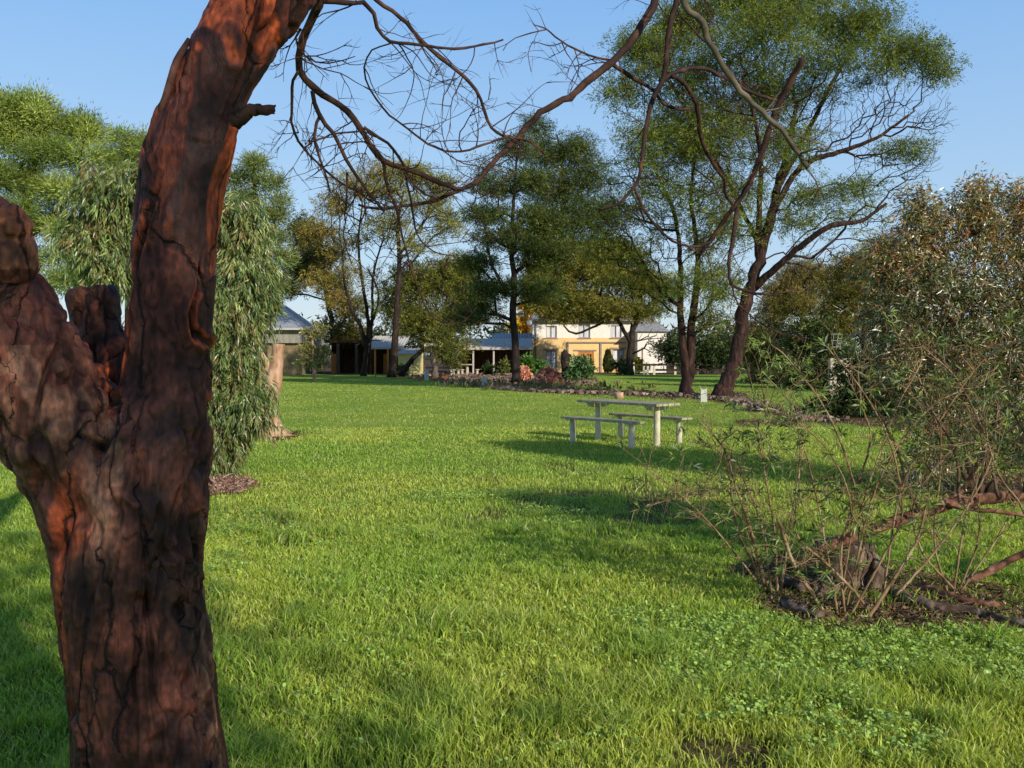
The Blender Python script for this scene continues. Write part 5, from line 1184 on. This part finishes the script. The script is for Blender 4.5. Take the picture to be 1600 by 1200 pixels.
# leafy shoots
def shoots(name, label, bases, stems, seed, leafcol, mat=MSTEM, leafn=14, twn=5, cat='shrub', prob=.2, L0=.065, tw_len=(.12, .42)):
    r = rg(seed); lines = []; tips = []
    for (pts, d0, d1, r0, r1) in stems:
        q = catline(pts, d0, d1, r0*.72, r1*.7, int(r.integers(1e6))); lines.append(q)
        t_ = twiggle(q, twn, int(r.integers(1e6)), *tw_len, .0032, down=-.35, sub=1, t0=.25, spread=.75); lines += t_
        for z in [q]+t_:
            if r.random() < prob: tips.append((z[-1, :3], unit(z[-1, :3]-z[-2, :3])))
            if len(z) > 8 and r.random() < prob*.6: tips.append((z[-5, :3], unit(z[-4, :3]-z[-5, :3])))
    b0 = np.array([*G(*bases)[:2], 0]); t = thing(name, label, cat, b0)
    tubes('stems', lines, mat, t, 6)
    P_ = np.array([a for a, _ in tips]); D_ = np.array([b for _, b in tips]); n = len(P_)*leafn
    p = np.repeat(P_, leafn, 0)+np.repeat(D_, leafn, 0)*r.uniform(-.05, .03, (n, 1)); dv = unit(np.repeat(D_, leafn, 0)*.7+r.normal(size=(n, 3))*.75)
    ll = L0*r.uniform(.6, 1.35, n); S = unit(np.cross(dv, r.normal(size=(n, 3)))); wv = ll*.13; mid = p+dv*ll[:, None]*.5; m3 = p+dv*ll[:, None]; m3[:, 2] -= ll*.12
    V = np.stack([p, mid+S*wv[:, None]/2*1.2, m3, mid-S*wv[:, None]/2*1.2], 1).reshape(-1, 3)
    cols = np.array(leafcol)[r.integers(0, len(leafcol), n)]*r.uniform(.7, 1.3, (n, 1))
    mesh('leaves', V, np.arange(n*4).reshape(-1, 4), MGRASS, t, np.repeat(cols, 4, 0))
    return t
LG = [(.26, .36, .07), (.20, .29, .06), (.34, .40, .11), (.14, .2, .05)]
LD = [(.06, .11, .03), (.05, .085, .03), (.1, .15, .04)]
shoots('leafy_shoots', 'clump of leafless-based green-tipped shoots at the left end of the litter', (1200, 935),
 [([(1195, 915), (1180, 850), (1150, 760), (1130, 700), (1090, 655)], 5.9, 5.7, 4.5, 1.6), ([(1205, 925), (1190, 820), (1150, 730), (1100, 690)], 5.9, 6.1, 3, 1.5), ([(1205, 925), (1160, 850), (1145, 790), (1142, 730)], 5.9, 5.9, 4, 2),
  ([(1215, 928), (1210, 830), (1195, 740), (1180, 660)], 5.9, 5.6, 3, 1.5), ([(1220, 930), (1235, 820), (1250, 720), (1240, 640), (1200, 590)], 5.8, 6.0, 3, 1.3), ([(1180, 905), (1120, 830), (1060, 770), (1000, 722)], 5.8, 5.5, 2.6, 1), ([(1190, 905), (1150, 800), (1080, 775), (985, 800)], 5.9, 5.6, 2.2, .9)], 161, LG+LD, twn=19)
shoots('leafy_shoots', 'tall middle clump of arching tan shoots growing in front of the rotten stump', (1320, 965),
 [([(1290, 960), (1240, 880), (1220, 820), (1215, 812)], 5.5, 5.4, 5, 4), ([(1310, 965), (1290, 850), (1270, 750), (1250, 680)], 5.5, 5.6, 3.2, 1.5), ([(1320, 970), (1315, 860), (1340, 760), (1360, 680), (1330, 600)], 5.5, 5.8, 3.4, 1.5), ([(1300, 960), (1350, 850), (1330, 740), (1290, 640), (1230, 560), (1200, 535)], 5.6, 5.6, 3.4, 1.4),
  ([(1330, 960), (1380, 870), (1410, 800), (1390, 690), (1340, 600), (1290, 540)], 5.5, 5.4, 3.4, 1.4), ([(1325, 965), (1345, 880), (1345, 800), (1400, 640), (1440, 560), (1420, 500)], 5.6, 5.9, 3, 1.3), ([(1350, 975), (1380, 930), (1430, 850), (1450, 780)], 5.4, 5.5, 6, 3), ([(1360, 960), (1340, 930), (1290, 880), (1255, 850), (1245, 835)], 5.5, 5.5, 4, 3),
  ([(1400, 930), (1470, 850), (1540, 740), (1560, 640)], 5.7, 5.8, 4, 1.6), ([(1310, 960), (1330, 800), (1290, 700), (1210, 640), (1170, 660)], 5.6, 5.3, 2.6, 1.1), ([(1320, 960), (1370, 760), (1450, 640), (1530, 600), (1560, 570)], 5.6, 5.4, 3, 1.3)], 162, LG+LD, twn=19)
shoots('leafy_shoots', 'right-hand clump of thin green shoots rising past the fallen limb', (1490, 925),
 [([(1480, 925), (1460, 840), (1470, 700), (1440, 600), (1400, 520)], 5.9, 6, 3, 1.3), ([(1490, 925), (1510, 800), (1540, 700), (1500, 600), (1440, 540)], 5.9, 5.8, 3, 1.3), ([(1500, 920), (1530, 830), (1520, 700), (1560, 620), (1590, 560)], 6.0, 6.1, 3, 1.3), ([(1490, 920), (1440, 860), (1430, 780), (1500, 690), (1570, 650)], 5.9, 5.5, 3, 1.3),
  ([(1500, 925), (1570, 820), (1610, 720), (1580, 620)], 5.9, 6, 3, 1.3), ([(1380, 930), (1410, 760), (1480, 640), (1540, 560), (1600, 530)], 5.9, 5.7, 3, 1.2), ([(1620, 900), (1600, 800), (1560, 740), (1540, 660), (1560, 600)], 5.6, 5.5, 3, 1.2)], 163, LG+LD, twn=19)
shoots('twiggy_sapling', 'pale twiggy sapling with green tufts in a bark ring behind the left shoots', (1197, 662),
 [([(1197, 664), (1195, 630), (1188, 590), (1180, 560), (1170, 545)], 20, 20, 2, .8), ([(1197, 650), (1210, 610), (1225, 585), (1245, 565)], 20, 20.3, 1.4, .6), ([(1195, 640), (1175, 600), (1165, 560), (1160, 540)], 20, 19.6, 1.4, .6), ([(1195, 620), (1205, 575), (1200, 545), (1215, 520)], 20, 20.5, 1.3, .6), ([(1200, 655), (1225, 640), (1240, 610), (1250, 580)], 20, 20, 1.3, .6)], 164, LG[:3], mat=MSTEMD, twn=10, leafn=11, L0=.12, prob=.38, tw_len=(.3, .9))
